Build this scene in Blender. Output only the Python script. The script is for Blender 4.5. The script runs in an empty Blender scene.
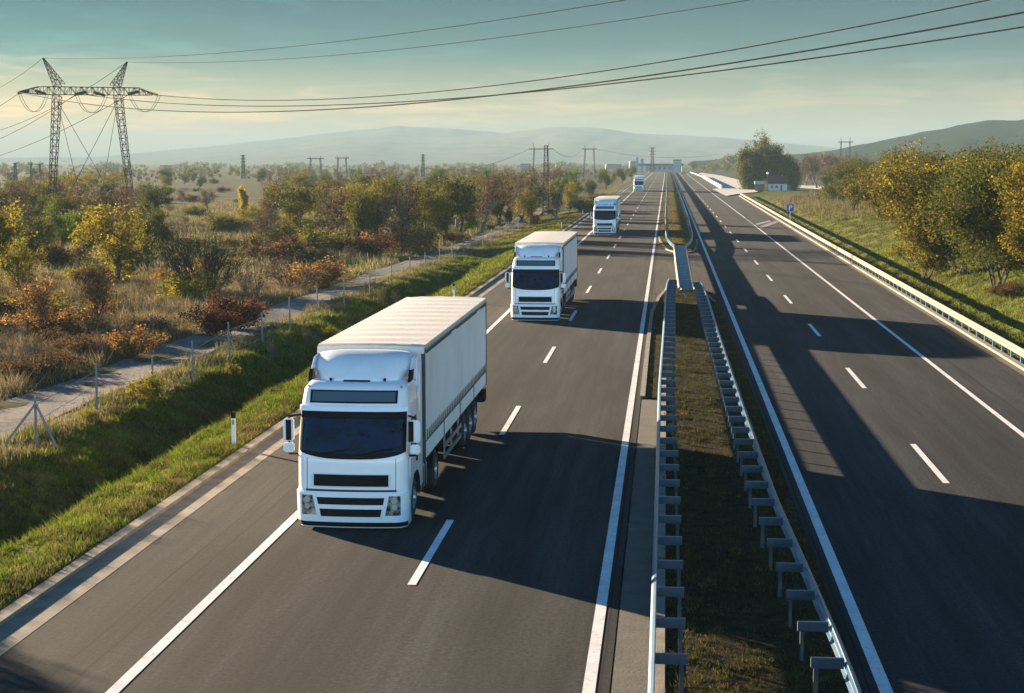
import bpy, bmesh, math, random
import numpy as np
from mathutils import Vector, Matrix
random.seed(7); rng = np.random.default_rng(7)
PI = math.pi
scene = bpy.context.scene
COL = scene.collection

# ------------------------------------------------------------------ camera model (used to lay things out on the ground)
FPX, CX, CY, VX, VY, CAMH = 1665., 512., 346.5, 667., 159., 8.25
TH = math.atan((CY-VY)/FPX); PSI = math.atan((VX-CX)/FPX*math.cos(TH))
_Fh = np.array([-math.sin(PSI), math.cos(PSI), 0]); _R = np.array([math.cos(PSI), math.sin(PSI), 0])
_F = _Fh*math.cos(TH)+np.array([0, 0, -math.sin(TH)]); _U = np.cross(_R, _F); _C = np.array([0, 0, CAMH])
def ray(x, y): return _F+_R*(x-CX)/FPX-_U*(y-CY)/FPX
def gpt(x, y, z=0.0):
    d = ray(x, y); p = _C+d*((z-CAMH)/d[2]); return float(p[0]), float(p[1])
def dpt(x, y, D):
    return Vector((_C+ray(x, y)*D).tolist())
def ss(a, b, x):
    t = np.clip((np.asarray(x, float)-a)/(b-a), 0, 1); return t*t*(3-2*t)

# ------------------------------------------------------------------ object helpers
def tag(o, label=None, cat=None, group=None, kind=None):
    if label: o['label'] = label
    if cat: o['category'] = cat
    if group: o['group'] = group
    if kind: o['kind'] = kind
    return o
def empty(name, loc=(0, 0, 0), rz=0.0, label=None, cat=None, group=None):
    o = bpy.data.objects.new(name, None); COL.objects.link(o)
    o.location = loc; o.rotation_euler = (0, 0, rz); o.empty_display_size = .2
    return tag(o, label, cat, group)
def copy_tree(o, parent=None):
    c = o.copy(); COL.objects.link(c); c.parent = parent
    for ch in list(o.children): copy_tree(ch, c)
    return c
def mesh_from(name, V, Fc, mats, parent=None, smooth=False, midx=None):
    me = bpy.data.meshes.new(name)
    me.from_pydata([tuple(v) for v in V], [], [tuple(f) for f in Fc])
    for m in (mats if isinstance(mats, (list, tuple)) else [mats]): me.materials.append(m)
    if midx is not None: me.polygons.foreach_set('material_index', midx)
    if smooth: me.polygons.foreach_set('use_smooth', [True]*len(me.polygons))
    me.update()
    o = bpy.data.objects.new(name, me); COL.objects.link(o)
    if parent is not None: o.parent = parent
    return o
def mesh_np(name, V, k, mats, parent=None):
    """V: (n*k,3) array, faces are consecutive k-gons"""
    V = np.ascontiguousarray(V, dtype=np.float32); n = len(V)//k
    me = bpy.data.meshes.new(name)
    me.vertices.add(len(V)); me.vertices.foreach_set('co', V.ravel())
    me.loops.add(len(V)); me.loops.foreach_set('vertex_index', np.arange(len(V), dtype=np.int32))
    me.polygons.add(n); me.polygons.foreach_set('loop_start', np.arange(0, n*k, k, dtype=np.int32))
    me.update(calc_edges=True)
    for m in (mats if isinstance(mats, (list, tuple)) else [mats]): me.materials.append(m)
    o = bpy.data.objects.new(name, me); COL.objects.link(o)
    if parent is not None: o.parent = parent
    return o
class MB:
    def __init__(s): s.V = []; s.F = []; s.M = []
    def add(s, V, Fc, m=0):
        b = len(s.V); s.V += [tuple(v) for v in V]; s.F += [tuple(b+i for i in f) for f in Fc]; s.M += [m]*len(Fc); return s
    def box(s, x0, x1, y0, y1, z0, z1, m=0, M=None):
        V = [Vector((x, y, z)) for z in (z0, z1) for y in (y0, y1) for x in (x0, x1)]
        if M is not None: V = [M @ v for v in V]
        return s.add(V, [(0, 2, 3, 1), (4, 5, 7, 6), (0, 1, 5, 4), (2, 6, 7, 3), (0, 4, 6, 2), (1, 3, 7, 5)], m)
    def tube(s, p0, p1, r0, r1=None, n=6, m=0, cap=True):
        p0 = Vector(p0); p1 = Vector(p1); r1 = r0 if r1 is None else r1
        d = (p1-p0).normalized(); a = d.orthogonal().normalized(); b = d.cross(a)
        V = []
        for p, r in ((p0, r0), (p1, r1)):
            for i in range(n):
                t = 2*PI*i/n; V.append(p+a*(r*math.cos(t))+b*(r*math.sin(t)))
        Fc = [(i, (i+1) % n, n+(i+1) % n, n+i) for i in range(n)]
        if cap: Fc += [tuple(range(n-1, -1, -1)), tuple(range(n, 2*n))]
        return s.add(V, Fc, m)
    def path(s, pts, r, n=5, m=0):
        for a, b in zip(pts[:-1], pts[1:]): s.tube(a, b, r, r, n, m, cap=False)
        return s
    def prism(s, poly, h0, h1, axis='x', m=0):
        n = len(poly)
        def mk(h):
            if axis == 'x': return [(h, a, b) for a, b in poly]
            if axis == 'y': return [(a, h, b) for a, b in poly]
            return [(a, b, h) for a, b in poly]
        V = mk(h0)+mk(h1)
        Fc = [(i, (i+1) % n, n+(i+1) % n, n+i) for i in range(n)]+[tuple(range(n-1, -1, -1)), tuple(range(n, 2*n))]
        return s.add(V, Fc, m)
    def lathe(s, prof, n=24, axis='x', c=(0, 0, 0), m=0):
        V = []
        for (h, r) in prof:
            for i in range(n):
                t = 2*PI*i/n; u, v = r*math.cos(t), r*math.sin(t)
                p = (h, u, v) if axis == 'x' else (u, v, h)
                V.append((p[0]+c[0], p[1]+c[1], p[2]+c[2]))
        Fc = []
        for k in range(len(prof)-1):
            for i in range(n):
                Fc.append((k*n+i, k*n+(i+1) % n, (k+1)*n+(i+1) % n, (k+1)*n+i))
        return s.add(V, Fc, m)
    def build(s, name, mats, parent=None, smooth=False, fix=True, bevel=0):
        o = mesh_from(name, s.V, s.F, mats, parent, smooth, s.M)
        if fix or bevel:
            bm = bmesh.new(); bm.from_mesh(o.data); bmesh.ops.recalc_face_normals(bm, faces=bm.faces)
            if bevel:
                ed = [e for e in bm.edges if len(e.link_faces) == 2 and e.calc_face_angle(0) > .6]
                bmesh.ops.bevel(bm, geom=ed, offset=bevel, segments=2, affect='EDGES', clamp_overlap=True)
            bm.to_mesh(o.data); bm.free()
        return o

# ------------------------------------------------------------------ materials
def newmat(name):
    m = bpy.data.materials.new(name); m.use_nodes = True; nt = m.node_tree
    b = nt.nodes['Principled BSDF']; return m, nt, b
def N(nt, t, **kw):
    n = nt.nodes.new(t)
    for k, v in kw.items():
        if k.startswith('i_'):
            key = k[2:]; key = int(key) if key.isdigit() else key.replace('_', ' ')
            n.inputs[key].default_value = v
        else: setattr(n, k, v)
    return n
def L(nt, a, ao, b, bi): nt.links.new(a.outputs[ao], b.inputs[bi])
def noise(nt, scale, detail=4, rough=.6, vec=None):
    n = N(nt, 'ShaderNodeTexNoise'); n.inputs['Scale'].default_value = scale
    n.inputs['Detail'].default_value = detail; n.inputs['Roughness'].default_value = rough
    if vec is not None: nt.links.new(vec, n.inputs['Vector'])
    return n
def ramp(nt, src, stops):
    r = N(nt, 'ShaderNodeValToRGB'); el = r.color_ramp.elements
    while len(el) < len(stops): el.new(.5)
    for e, (p, c) in zip(el, stops):
        e.position = p; e.color = (*c, 1) if len(c) == 3 else c
    nt.links.new(src, r.inputs[0]); return r
def mix(nt, a, b, fac, mode='MIX'):
    m = N(nt, 'ShaderNodeMix', data_type='RGBA', blend_type=mode)
    for s, key in ((fac, 0), (a, 6), (b, 7)):
        if hasattr(s, 'is_linked') or hasattr(s, 'links'): nt.links.new(s, m.inputs[key])
        else: m.inputs[key].default_value = s if key == 0 else (*s, 1)
    return m.outputs[2]
def posvec(nt, scale=(1, 1, 1), obj=False):
    if obj: t = N(nt, 'ShaderNodeTexCoord').outputs['Object']
    else: t = N(nt, 'ShaderNodeNewGeometry').outputs['Position']
    mp = N(nt, 'ShaderNodeMapping'); mp.inputs['Scale'].default_value = scale
    nt.links.new(t, mp.inputs['Vector']); return mp.outputs[0]
def simple(name, col, rough=.6, metal=0, var=.12, scale=3, bump=0, obj=True, spec=.5, dirt=None, coat=0):
    m, nt, b = newmat(name)
    v = posvec(nt, obj=obj)
    n = noise(nt, scale, 5, .6, v)
    c0 = tuple(max(0, c*(1-var)) for c in col); c1 = tuple(min(1, c*(1+var)) for c in col)
    r = ramp(nt, n.outputs['Fac'], [(.3, c0), (.7, c1)])
    out = r.outputs[0]
    if dirt:
        n2 = noise(nt, scale*.35, 6, .7, posvec(nt, (1, 1, .35), obj))
        f = ramp(nt, n2.outputs['Fac'], [(.5, (0, 0, 0)), (.8, (.55, .55, .55))])
        out = mix(nt, out, dirt, f.outputs[0])
    nt.links.new(out, b.inputs['Base Color'])
    b.inputs['Roughness'].default_value = rough; b.inputs['Metallic'].default_value = metal
    b.inputs['Specular IOR Level'].default_value = spec
    if coat: b.inputs['Coat Weight'].default_value = coat; b.inputs['Coat Roughness'].default_value = .08
    if bump:
        bp = N(nt, 'ShaderNodeBump'); bp.inputs['Strength'].default_value = bump; bp.inputs['Distance'].default_value = .02
        n3 = noise(nt, scale*8, 4, .7, v); L(nt, n3, 'Fac', bp, 'Height'); L(nt, bp, 0, b, 'Normal')
    return m

def road_mat(name, cols, tracks, seams=()):
    """asphalt: fine aggregate, broad patches, darker wheel tracks at given x, thin tar seams"""
    m, nt, b = newmat(name)
    P = posvec(nt)
    fine = noise(nt, 11, 5, .85, P)
    broad = noise(nt, .6, 5, .6, posvec(nt, (1, .12, 1)))
    strk = noise(nt, 3.0, 4, .7, posvec(nt, (1, .03, 1)))
    base = ramp(nt, broad.outputs['Fac'], [(.38, cols[0]), (.62, cols[1])]).outputs[0]
    f1 = ramp(nt, fine.outputs['Fac'], [(.38, (.5, .5, .5)), (.62, (1.5, 1.5, 1.5))]).outputs[0]
    base = mix(nt, base, f1, 1.0, 'MULTIPLY')
    f2 = ramp(nt, strk.outputs['Fac'], [(.38, (.8, .8, .8)), (.62, (1.2, 1.2, 1.2))]).outputs[0]
    base = mix(nt, base, f2, 1.0, 'MULTIPLY')
    sep = N(nt, 'ShaderNodeSeparateXYZ'); nt.links.new(N(nt, 'ShaderNodeNewGeometry').outputs['Position'], sep.inputs[0])
    def band(x0, w, soft, wob=0.0):
        s = N(nt, 'ShaderNodeMath', operation='SUBTRACT'); L(nt, sep, 0, s, 0); s.inputs[1].default_value = x0
        src = s.outputs[0]
        if wob:
            wn = noise(nt, 1.2, 4, .7, posvec(nt, (0, .25, 0)))
            ma = N(nt, 'ShaderNodeMath', operation='MULTIPLY_ADD'); L(nt, wn, 'Fac', ma, 0); ma.inputs[1].default_value = wob; nt.links.new(src, ma.inputs[2]); src = ma.outputs[0]
            su = N(nt, 'ShaderNodeMath', operation='SUBTRACT'); nt.links.new(src, su.inputs[0]); su.inputs[1].default_value = wob*.5; src = su.outputs[0]
        a = N(nt, 'ShaderNodeMath', operation='ABSOLUTE'); nt.links.new(src, a.inputs[0])
        mr = N(nt, 'ShaderNodeMapRange', interpolation_type='SMOOTHSTEP'); L(nt, a, 0, mr, 0)
        mr.inputs[1].default_value = w; mr.inputs[2].default_value = w+soft; mr.inputs[3].default_value = 1; mr.inputs[4].default_value = 0
        return mr.outputs[0]
    for x0, w, k in tracks:
        base = mix(nt, base, mix(nt, base, (k, k, k*.98), 1.0, 'MULTIPLY'), band(x0, w*.4, w*.8))
    for x0 in seams:
        base = mix(nt, base, (.012, .012, .013), band(x0, .012, .02, .12))
    nt.links.new(base, b.inputs['Base Color'])
    b.inputs['Roughness'].default_value = .9; b.inputs['Specular IOR Level'].default_value = .12
    bp = N(nt, 'ShaderNodeBump'); bp.inputs['Strength'].default_value = .35; bp.inputs['Distance'].default_value = .01
    L(nt, noise(nt, 45, 3, .8, P), 'Fac', bp, 'Height'); L(nt, bp, 0, b, 'Normal')
    return m
M = {}
M['asphalt_l'] = road_mat('asphalt_left', [(.0195, .0212, .0225), (.0375, .0388, .039)], [(-7.6, .5, .76), (-5.75, .5, .76), (-6.7, .3, .85), (-3.9, .5, 1.2), (-2.1, .5, 1.18), (-10.0, 1.0, .92)], (-9.75, -9.3, -.95))
M['asphalt_r'] = road_mat('asphalt_right', [(.019, .0225, .0255), (.034, .0375, .0400)], [(4.4, .5, 1.12), (6.2, .5, 1.12), (8.1, .5, .76), (9.9, .5, .76), (12.4, .8, 1.2)], (11.6, 3.25))
M['asphalt_old'] = road_mat('asphalt_old', [(.048, .045, .04), (.065, .06, .052)], [], ())
def paint_mat():
    m, nt, b = newmat('road_paint'); P = posvec(nt)
    a = noise(nt, 9, 6, .8, P); bb = noise(nt, 1.1, 4, .6, P)
    c = ramp(nt, bb.outputs['Fac'], [(.3, (.60, .59, .57)), (.7, (.80, .80, .78))]).outputs[0]
    k = ramp(nt, a.outputs['Fac'], [(.56, (0, 0, 0)), (.66, (.75, .75, .75))]).outputs[0]
    c = mix(nt, c, (.09, .088, .085), k); nt.links.new(c, b.inputs['Base Color']); b.inputs['Roughness'].default_value = .8; b.inputs['Specular IOR Level'].default_value = .2; return m
M['paint'] = paint_mat()
M['paint_clean'] = simple('road_paint', (.78, .78, .76), .7, var=.07, scale=2, obj=False, dirt=(.33, .32, .3))
M['paint_worn'] = simple('road_paint_worn', (.2, .2, .19), .8, var=.35, scale=5, obj=False)
M['concrete'] = simple('concrete', (.20, .172, .13), .9, var=.3, scale=1.5, bump=.4, obj=False, dirt=(.13, .12, .1))
M['concrete_d'] = simple('concrete_dark', (.085, .076, .06), .9, var=.25, scale=2.0, bump=.4, obj=False, dirt=(.08, .07, .06))
M['concrete_l'] = simple('concrete_light', (.46, .44, .41), .85, var=.1, scale=.7, obj=False, dirt=(.3, .28, .25))
M['zinc'] = simple('galvanised_steel', (.10, .19, .29), .35, .75, var=.12, scale=3, dirt=(.3, .28, .25))  # blue of the reflected sky put into the base colour
M['zinc_shaded'] = simple('galvanised_steel_shaded', (.055, .075, .095), .5, .5, var=.2, scale=4)  # darker copy of the steel; shade on webs and posts put into colour
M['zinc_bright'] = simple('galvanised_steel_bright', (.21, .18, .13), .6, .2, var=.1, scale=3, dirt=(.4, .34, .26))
M['pole'] = simple('dark_steel', (.035, .034, .032), .9, 0, spec=.1)
M['wire'] = simple('cable', (.02, .02, .02), .95, 0, spec=.05)
M['insul'] = simple('insulator', (.03, .025, .02), .3)
M['white'] = simple('white_paint', (.84, .84, .84), .32, var=.03, scale=1.6, dirt=(.60, .58, .54), coat=.6)
M['white_m'] = simple('white_plastic', (.72, .72, .71), .5, var=.04)
M['grey_line'] = simple('panel_gap', (.05, .05, .055), .7)
M['black'] = simple('black_plastic', (.008, .008, .009), .7, var=.2, spec=.12)
M['blackm'] = simple('black_matt', (.010, .010, .010), .9, var=.3, spec=.1)
M['tyre'] = simple('tyre_rubber', (.02, .02, .02), .85, var=.25, bump=.2)
M['rim'] = simple('steel_rim', (.45, .45, .45), .4, .8, dirt=(.15, .14, .12))
M['tank'] = simple('aluminium_tank', (.5, .5, .5), .35, .8, dirt=(.2, .19, .17))
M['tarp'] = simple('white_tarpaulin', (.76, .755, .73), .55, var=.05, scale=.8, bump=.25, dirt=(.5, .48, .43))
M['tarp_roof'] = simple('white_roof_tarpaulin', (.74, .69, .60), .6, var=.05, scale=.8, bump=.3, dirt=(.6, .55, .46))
M['strap'] = simple('dark_strap', (.05, .055, .06), .7)
M['orange'] = simple('amber_lens', (.7, .2, .03), .3)
M['red'] = simple('red_lens', (.5, .02, .02), .3)
M['blue_sign'] = simple('sign_blue', (.012, .05, .36), .4, var=.04)
M['sign_white'] = simple('sign_white', (.85, .85, .85), .4, var=.02)
M['roof_red'] = simple('red_roof_tiles', (.07, .025, .02), .85, var=.3, scale=3)
M['plaster'] = simple('white_plaster', (.5, .51, .53), .85, var=.05, scale=.8)
M['wood'] = simple('weathered_wood', (.16, .11, .07), .85, var=.3, scale=4)
M['blue_wall'] = simple('pale_blue_cladding', (.22, .32, .38), .6, var=.08, scale=.2)
M['slate'] = simple('dark_grey_roofing', (.07, .09, .1), .7, var=.15, scale=.3)
M['post'] = simple('fence_post_concrete', (.16, .18, .19), .8, var=.15)
M['far_wall'] = simple('distant_render', (.16, .17, .18), .9, var=.15, scale=.05)
M['truck_yellow'] = simple('yellow_green_paint', (.45, .42, .05), .5)
m, nt, b = newmat('windscreen_sky_glass'); M['glass'] = m
gr = noise(nt, 1.6, 4, .6, posvec(nt, (1, 1, 2.5), True))
r = ramp(nt, gr.outputs['Fac'], [(.38, (.001, .002, .006)), (.55, (.002, .009, .035)), (.68, (.001, .002, .006))]); L(nt, r, 0, b, 'Base Color')  # blue bands put the sky's reflection into the glass colour
b.inputs['Roughness'].default_value = .06; b.inputs['Specular IOR Level'].default_value = .15
m, nt, b = newmat('grey_glass'); M['glass_grey'] = m
b.inputs['Base Color'].default_value = (.06, .10, .12, 1); b.inputs['Roughness'].default_value = .25
m, nt, b = newmat('headlamp_glass'); M['lamp'] = m
r = ramp(nt, noise(nt, 9, 3, .6, posvec(nt, (1, 1, 1), True)).outputs['Fac'], [(.4, (.05, .05, .055)), (.6, (.5, .47, .4))]); L(nt, r, 0, b, 'Base Color')
b.inputs['Roughness'].default_value = .12; b.inputs['Metallic'].default_value = .5
M['lens'] = simple('lamp_reflector', (.8, .76, .66), .15, .6)

def leaf_mat(name, stops, trans=.45):
    m, nt, b = newmat(name); nt.nodes.remove(b)
    g = N(nt, 'ShaderNodeNewGeometry')
    nz = noise(nt, .8, 3, .6, posvec(nt, obj=True))
    oi = N(nt, 'ShaderNodeObjectInfo')
    a = N(nt, 'ShaderNodeMath', operation='MULTIPLY_ADD'); L(nt, g, 'Random Per Island', a, 0); a.inputs[1].default_value = .55; 
    c2 = N(nt, 'ShaderNodeMath', operation='MULTIPLY_ADD'); L(nt, nz, 'Fac', c2, 0); c2.inputs[1].default_value = .9; c2.inputs[2].default_value = -.28
    L(nt, c2, 0, a, 2)
    c3 = N(nt, 'ShaderNodeMath', operation='MULTIPLY_ADD'); L(nt, oi, 'Random', c3, 0); c3.inputs[1].default_value = .22; L(nt, a, 0, c3, 2)
    rp = ramp(nt, c3.outputs[0], stops)
    d = N(nt, 'ShaderNodeBsdfDiffuse'); t = N(nt, 'ShaderNodeBsdfTranslucent'); mx = N(nt, 'ShaderNodeMixShader'); mx.inputs[0].default_value = trans
    L(nt, rp, 0, d, 0); L(nt, rp, 0, t, 0); L(nt, d, 0, mx, 1); L(nt, t, 0, mx, 2)
    L(nt, mx, 0, nt.nodes['Material Output'], 0); return m
M['lf_yg'] = leaf_mat('leaves_yellow_green', [(.05, (.045, .06, .012)), (.4, (.12, .12, .018)), (.7, (.24, .19, .02)), (1, (.38, .27, .03))])
M['lf_olive'] = leaf_mat('leaves_olive', [(.05, (.025, .035, .010)), (.45, (.06, .07, .015)), (.8, (.12, .11, .02)), (1, (.2, .16, .03))])
M['lf_green'] = leaf_mat('leaves_green', [(.05, (.025, .05, .010)), (.5, (.07, .11, .018)), (.9, (.15, .18, .025)), (1, (.25, .24, .03))])
M['lf_brown'] = leaf_mat('leaves_brown', [(.05, (.03, .02, .012)), (.5, (.08, .05, .025)), (.9, (.14, .09, .04))])
M['lf_rust'] = leaf_mat('leaves_rust', [(.05, (.07, .035, .012)), (.5, (.18, .095, .03)), (.9, (.38, .22, .06))])
M['lf_red'] = leaf_mat('leaves_dark_red', [(.05, (.025, .012, .010)), (.5, (.05, .020, .015)), (.9, (.11, .055, .028))])
M['lf_gold'] = leaf_mat('leaves_golden', [(.05, (.2, .14, .015)), (.5, (.42, .3, .03)), (.9, (.6, .45, .06))])
M['lf_willow'] = leaf_mat('leaves_willow', [(.05, (.02, .025, .005)), (.5, (.06, .062, .011)), (.9, (.20, .17, .025))])
M['lf_loc'] = leaf_mat('leaves_locust', [(.05, (.03, .035, .008)), (.45, (.085, .08, .014)), (.75, (.19, .15, .02)), (1, (.42, .31, .035))])
M['bark'] = simple('bark', (.045, .034, .025), .95, var=.35, scale=6)
M['bark_l'] = simple('bark_grey', (.13, .115, .095), .95, var=.3, scale=6)
M['straw'] = leaf_mat('dry_grass_blades', [(.0, (.045, .038, .02)), (.45, (.125, .10, .052)), (.8, (.25, .20, .11)), (1, (.40, .33, .19))], .35)
M['grass'] = leaf_mat('green_grass_blades', [(.0, (.022, .034, .005)), (.45, (.075, .115, .012)), (.8, (.18, .22, .024)), (1, (.36, .32, .07))], .4)
M['grass_med'] = leaf_mat('sparse_brown_grass', [(.0, (.015, .014, .006)), (.45, (.045, .042, .014)), (.8, (.09, .08, .025)), (1, (.2, .16, .07))], .3)
M['grass_dry'] = leaf_mat('mixed_grass_blades', [(.0, (.03, .035, .010)), (.45, (.08, .075, .022)), (.8, (.17, .13, .055)), (1, (.3, .23, .11))], .4)

# ------------------------------------------------------------------ terrain
def rail_x(y): return 14.0+.007*(np.clip(y, 60, 380)-60)
_lk = [(-400, -1.2), (-60, -1.1), (-40, -1.0), (-27, -.85), (-24.6, -.62), (-21, -.60), (-19.4, -.35), (-18.3, -.40), (-17.2, -.8), (-16.2, -1.35), (-15.6, -1.3), (-14.2, -.25), (-12.9, .04), (-12.05, .06), (-11.98, -.10), (13, -.10)]
_rk = [(0, -.10), (.06, .04), (.5, .02), (1.4, -.55), (2.4, -.5), (4.6, .5), (8, 1.3), (14, 1.8), (26, 2.1), (60, 2.2), (400, 2.0)]
def gz(X, Y):
    X = np.asarray(X, float); Y = np.asarray(Y, float)
    z = np.interp(X, [k[0] for k in _lk], [k[1] for k in _lk])
    # ditch becomes a plain slope farther on
    flat = np.interp(X, [-400, -60, -24, -18, -14, -12.05, -11.98, 13], [-1.2, -1.1, -1.0, -.8, -.1, .06, -.10, -.10])
    t = ss(110, 170, Y); z = z*(1-t)+flat*t
    u = X-rail_x(Y)-.25
    zr = np.interp(u, [k[0] for k in _rk], [k[1] for k in _rk])
    fade = 1-ss(290, 400, Y)
    zr = np.where(u > .3, .02+(zr-.02)*fade, zr)
    z = np.where(u > 0, zr, z)
    far = ss(27, 60, np.abs(X+2))
    z = z+far*(.35*np.sin(X*.045+1.3)*np.cos(Y*.031)+.15*np.sin(X*.17+Y*.09))*np.exp(-np.abs(Y)/1500)
    side = ss(12.3, 13.5, -X)+ss(.5, 2, u)*(X > 0)
    z = z+side*.05*(np.sin(X*1.9+Y*.7)+np.sin(Y*1.3-X*.9))
    z = z-ss(600, 3000, np.abs(X))*3
    return z
def knots(spans):
    out = []
    for a, b, n in spans: out += list(np.linspace(a, b, n, endpoint=False))
    return out
xs = knots([(-9000, -1500, 10), (-1500, -400, 12), (-400, -100, 22), (-100, -60, 14), (-60, -26, 34), (-26, -12.05, 46)])+[-12.05, -11.98]+knots([(-11.9, 13, 6)])+[13.9, 14.24, 14.27, 14.30]+knots([(14.5, 30, 40), (30, 60, 20), (60, 400, 24), (400, 1500, 12), (1500, 9000, 10)])+[9000]
ys = knots([(-40, 20, 12), (20, 130, 160), (130, 300, 100), (300, 600, 50), (600, 1500, 30), (1500, 9000, 20)])+[9000]
xs = np.array(sorted(xs)); ys = np.array(ys)
XX, YY = np.meshgrid(xs, ys)
XX = XX+np.where(XX > 13.5, rail_x(YY)-14.0, 0)*(XX < 1000)
ZZ = gz(XX, YY)
nx, ny = len(xs), len(ys)
idx = np.arange(nx*ny).reshape(ny, nx)
Fq = np.stack([idx[:-1, :-1], idx[:-1, 1:], idx[1:, 1:], idx[1:, :-1]], -1).reshape(-1, 4)
m, nt, b = newmat('ground'); M['ground'] = m
P = N(nt, 'ShaderNodeNewGeometry').outputs['Position']
n1 = noise(nt, .045, 6, .6, P); n2 = noise(nt, .5, 6, .7, P); n3 = noise(nt, 6, 5, .8, P)
n4 = noise(nt, .012, 5, .6, posvec(nt, (1, 2.6, 1)))
green = ramp(nt, n2.outputs['Fac'], [(.35, (.022, .022, .008)), (.48, (.075, .10, .014)), (.58, (.14, .15, .03)), (.68, (.13, .095, .045))]).outputs[0]
straw = ramp(nt, n2.outputs['Fac'], [(.3, (.04, .036, .018)), (.5, (.10, .082, .042)), (.7, (.19, .155, .085))]).outputs[0]
field = mix(nt, straw, green, ramp(nt, n1.outputs['Fac'], [(.48, (0, 0, 0)), (.66, (1, 1, 1))]).outputs[0])
fld2 = ramp(nt, n4.outputs['Fac'], [(.35, (.11, .095, .05)), (.45, (.035, .05, .018)), (.52, (.085, .07, .035)), (.6, (.03, .05, .018)), (.7, (.15, .125, .07))]).outputs[0]
sp = N(nt, 'ShaderNodeSeparateXYZ'); nt.links.new(P, sp.inputs[0])
def mrange(nt, src, a, b_, c=0, d=1):
    mr = N(nt, 'ShaderNodeMapRange', interpolation_type='SMOOTHSTEP'); nt.links.new(src, mr.inputs[0])
    for i, v in enumerate((a, b_, c, d)): mr.inputs[i+1].default_value = v
    return mr.outputs[0]
field = mix(nt, field, fld2, mrange(nt, sp.outputs[1], 180, 420))
nearg = N(nt, 'ShaderNodeMath', operation='MULTIPLY')
nt.links.new(mrange(nt, sp.outputs[0], -20.5, -18.5), nearg.inputs[0]); nt.links.new(mrange(nt, sp.outputs[1], 900, 300), nearg.inputs[1])
berm = mix(nt, green, straw, ramp(nt, n1.outputs['Fac'], [(.5, (0, 0, 0)), (.7, (.7, .7, .7))]).outputs[0])
col = mix(nt, field, berm, nearg.outputs[0])
col = mix(nt, col, ramp(nt, n3.outputs['Fac'], [(.25, (.55, .55, .55)), (.75, (1.4, 1.4, 1.4))]).outputs[0], 1.0, 'MULTIPLY')
nt.links.new(col, b.inputs['Base Color']); b.inputs['Roughness'].default_value = 1; b.inputs['Specular IOR Level'].default_value = .05
bp = N(nt, 'ShaderNodeBump'); bp.inputs['Strength'].default_value = .9; bp.inputs['Distance'].default_value = .15
L(nt, n3, 'Fac', bp, 'Height'); L(nt, bp, 0, b, 'Normal')
g = mesh_from('ground', np.stack([XX, YY, ZZ], -1).reshape(-1, 3).tolist(), Fq.tolist(), m, smooth=True); tag(g, kind='structure')

# ---- sheets
def sheet(name, poly_l, poly_r, z, mat, kind='structure'):
    """strip between two polylines with equal point count"""
    V = [(x, y, z) for x, y in poly_l]+[(x, y, z) for x, y in poly_r]; n = len(poly_l)
    return tag(mesh_from(name, V, [(i, n+i, n+i+1, i+1) for i in range(n-1)], mat), kind=kind)
YR = [-30, 0, 20, 60, 100, 150, 200, 300, 380, 500, 700, 1000, 1400]
sheet('left_carriageway', [(-11.0, y) for y in YR], [(-.81, y) for y in YR], 0, M['asphalt_l'])
sheet('right_carriageway', [(2.98, y) for y in YR], [(float(rail_x(y))-.35, y) for y in YR], 0, M['asphalt_r'])
sheet('median_crossing', [(-.81, 80), (-.81, 180)], [(2.98, 80), (2.98, 180)], -.004, M['asphalt_old'])
sheet('gutter', [(-11.7, y) for y in YR], [(-11.0, y) for y in YR], .004, M['concrete'])
mb = MB()
for a, c in zip(YR[:-1], YR[1:]): mb.box(-11.98, -11.7, a, c, -.1, .085)
tag(mb.build('kerb', M['concrete']), kind='structure')
sheet('median_gutter', [(-.78, y) for y in (-30, 20, 57)], [(-.2, y) for y in (-30, 20, 57)], .012, M['concrete_d'])
mb = MB().box(-.11, .05, -30, 62, -.05, .12)
tag(mb.build('median_kerb', M['concrete']), kind='structure')
sheet('edge_strip', [(float(rail_x(y))-.35, y) for y in YR[:9]], [(float(rail_x(y))-.05, y) for y in YR[:9]], .006, M['concrete_d'])
mb = MB()
for a, c in zip(YR[:8], YR[1:9]):
    xa, xc = float(rail_x(a)), float(rail_x(c))
    V = [(xa-.05, a, -.1), (xa+.22, a, -.1), (xa+.22, a, .11), (xa-.05, a, .11), (xc-.05, c, -.1), (xc+.22, c, -.1), (xc+.22, c, .11), (xc-.05, c, .11)]
    mb.add(V, [(0, 1, 2, 3), (4, 7, 6, 5), (0, 4, 5, 1), (1, 5, 6, 2), (2, 6, 7, 3), (3, 7, 4, 0)])
tag(mb.build('right_kerb', M['concrete']), kind='structure')

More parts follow.
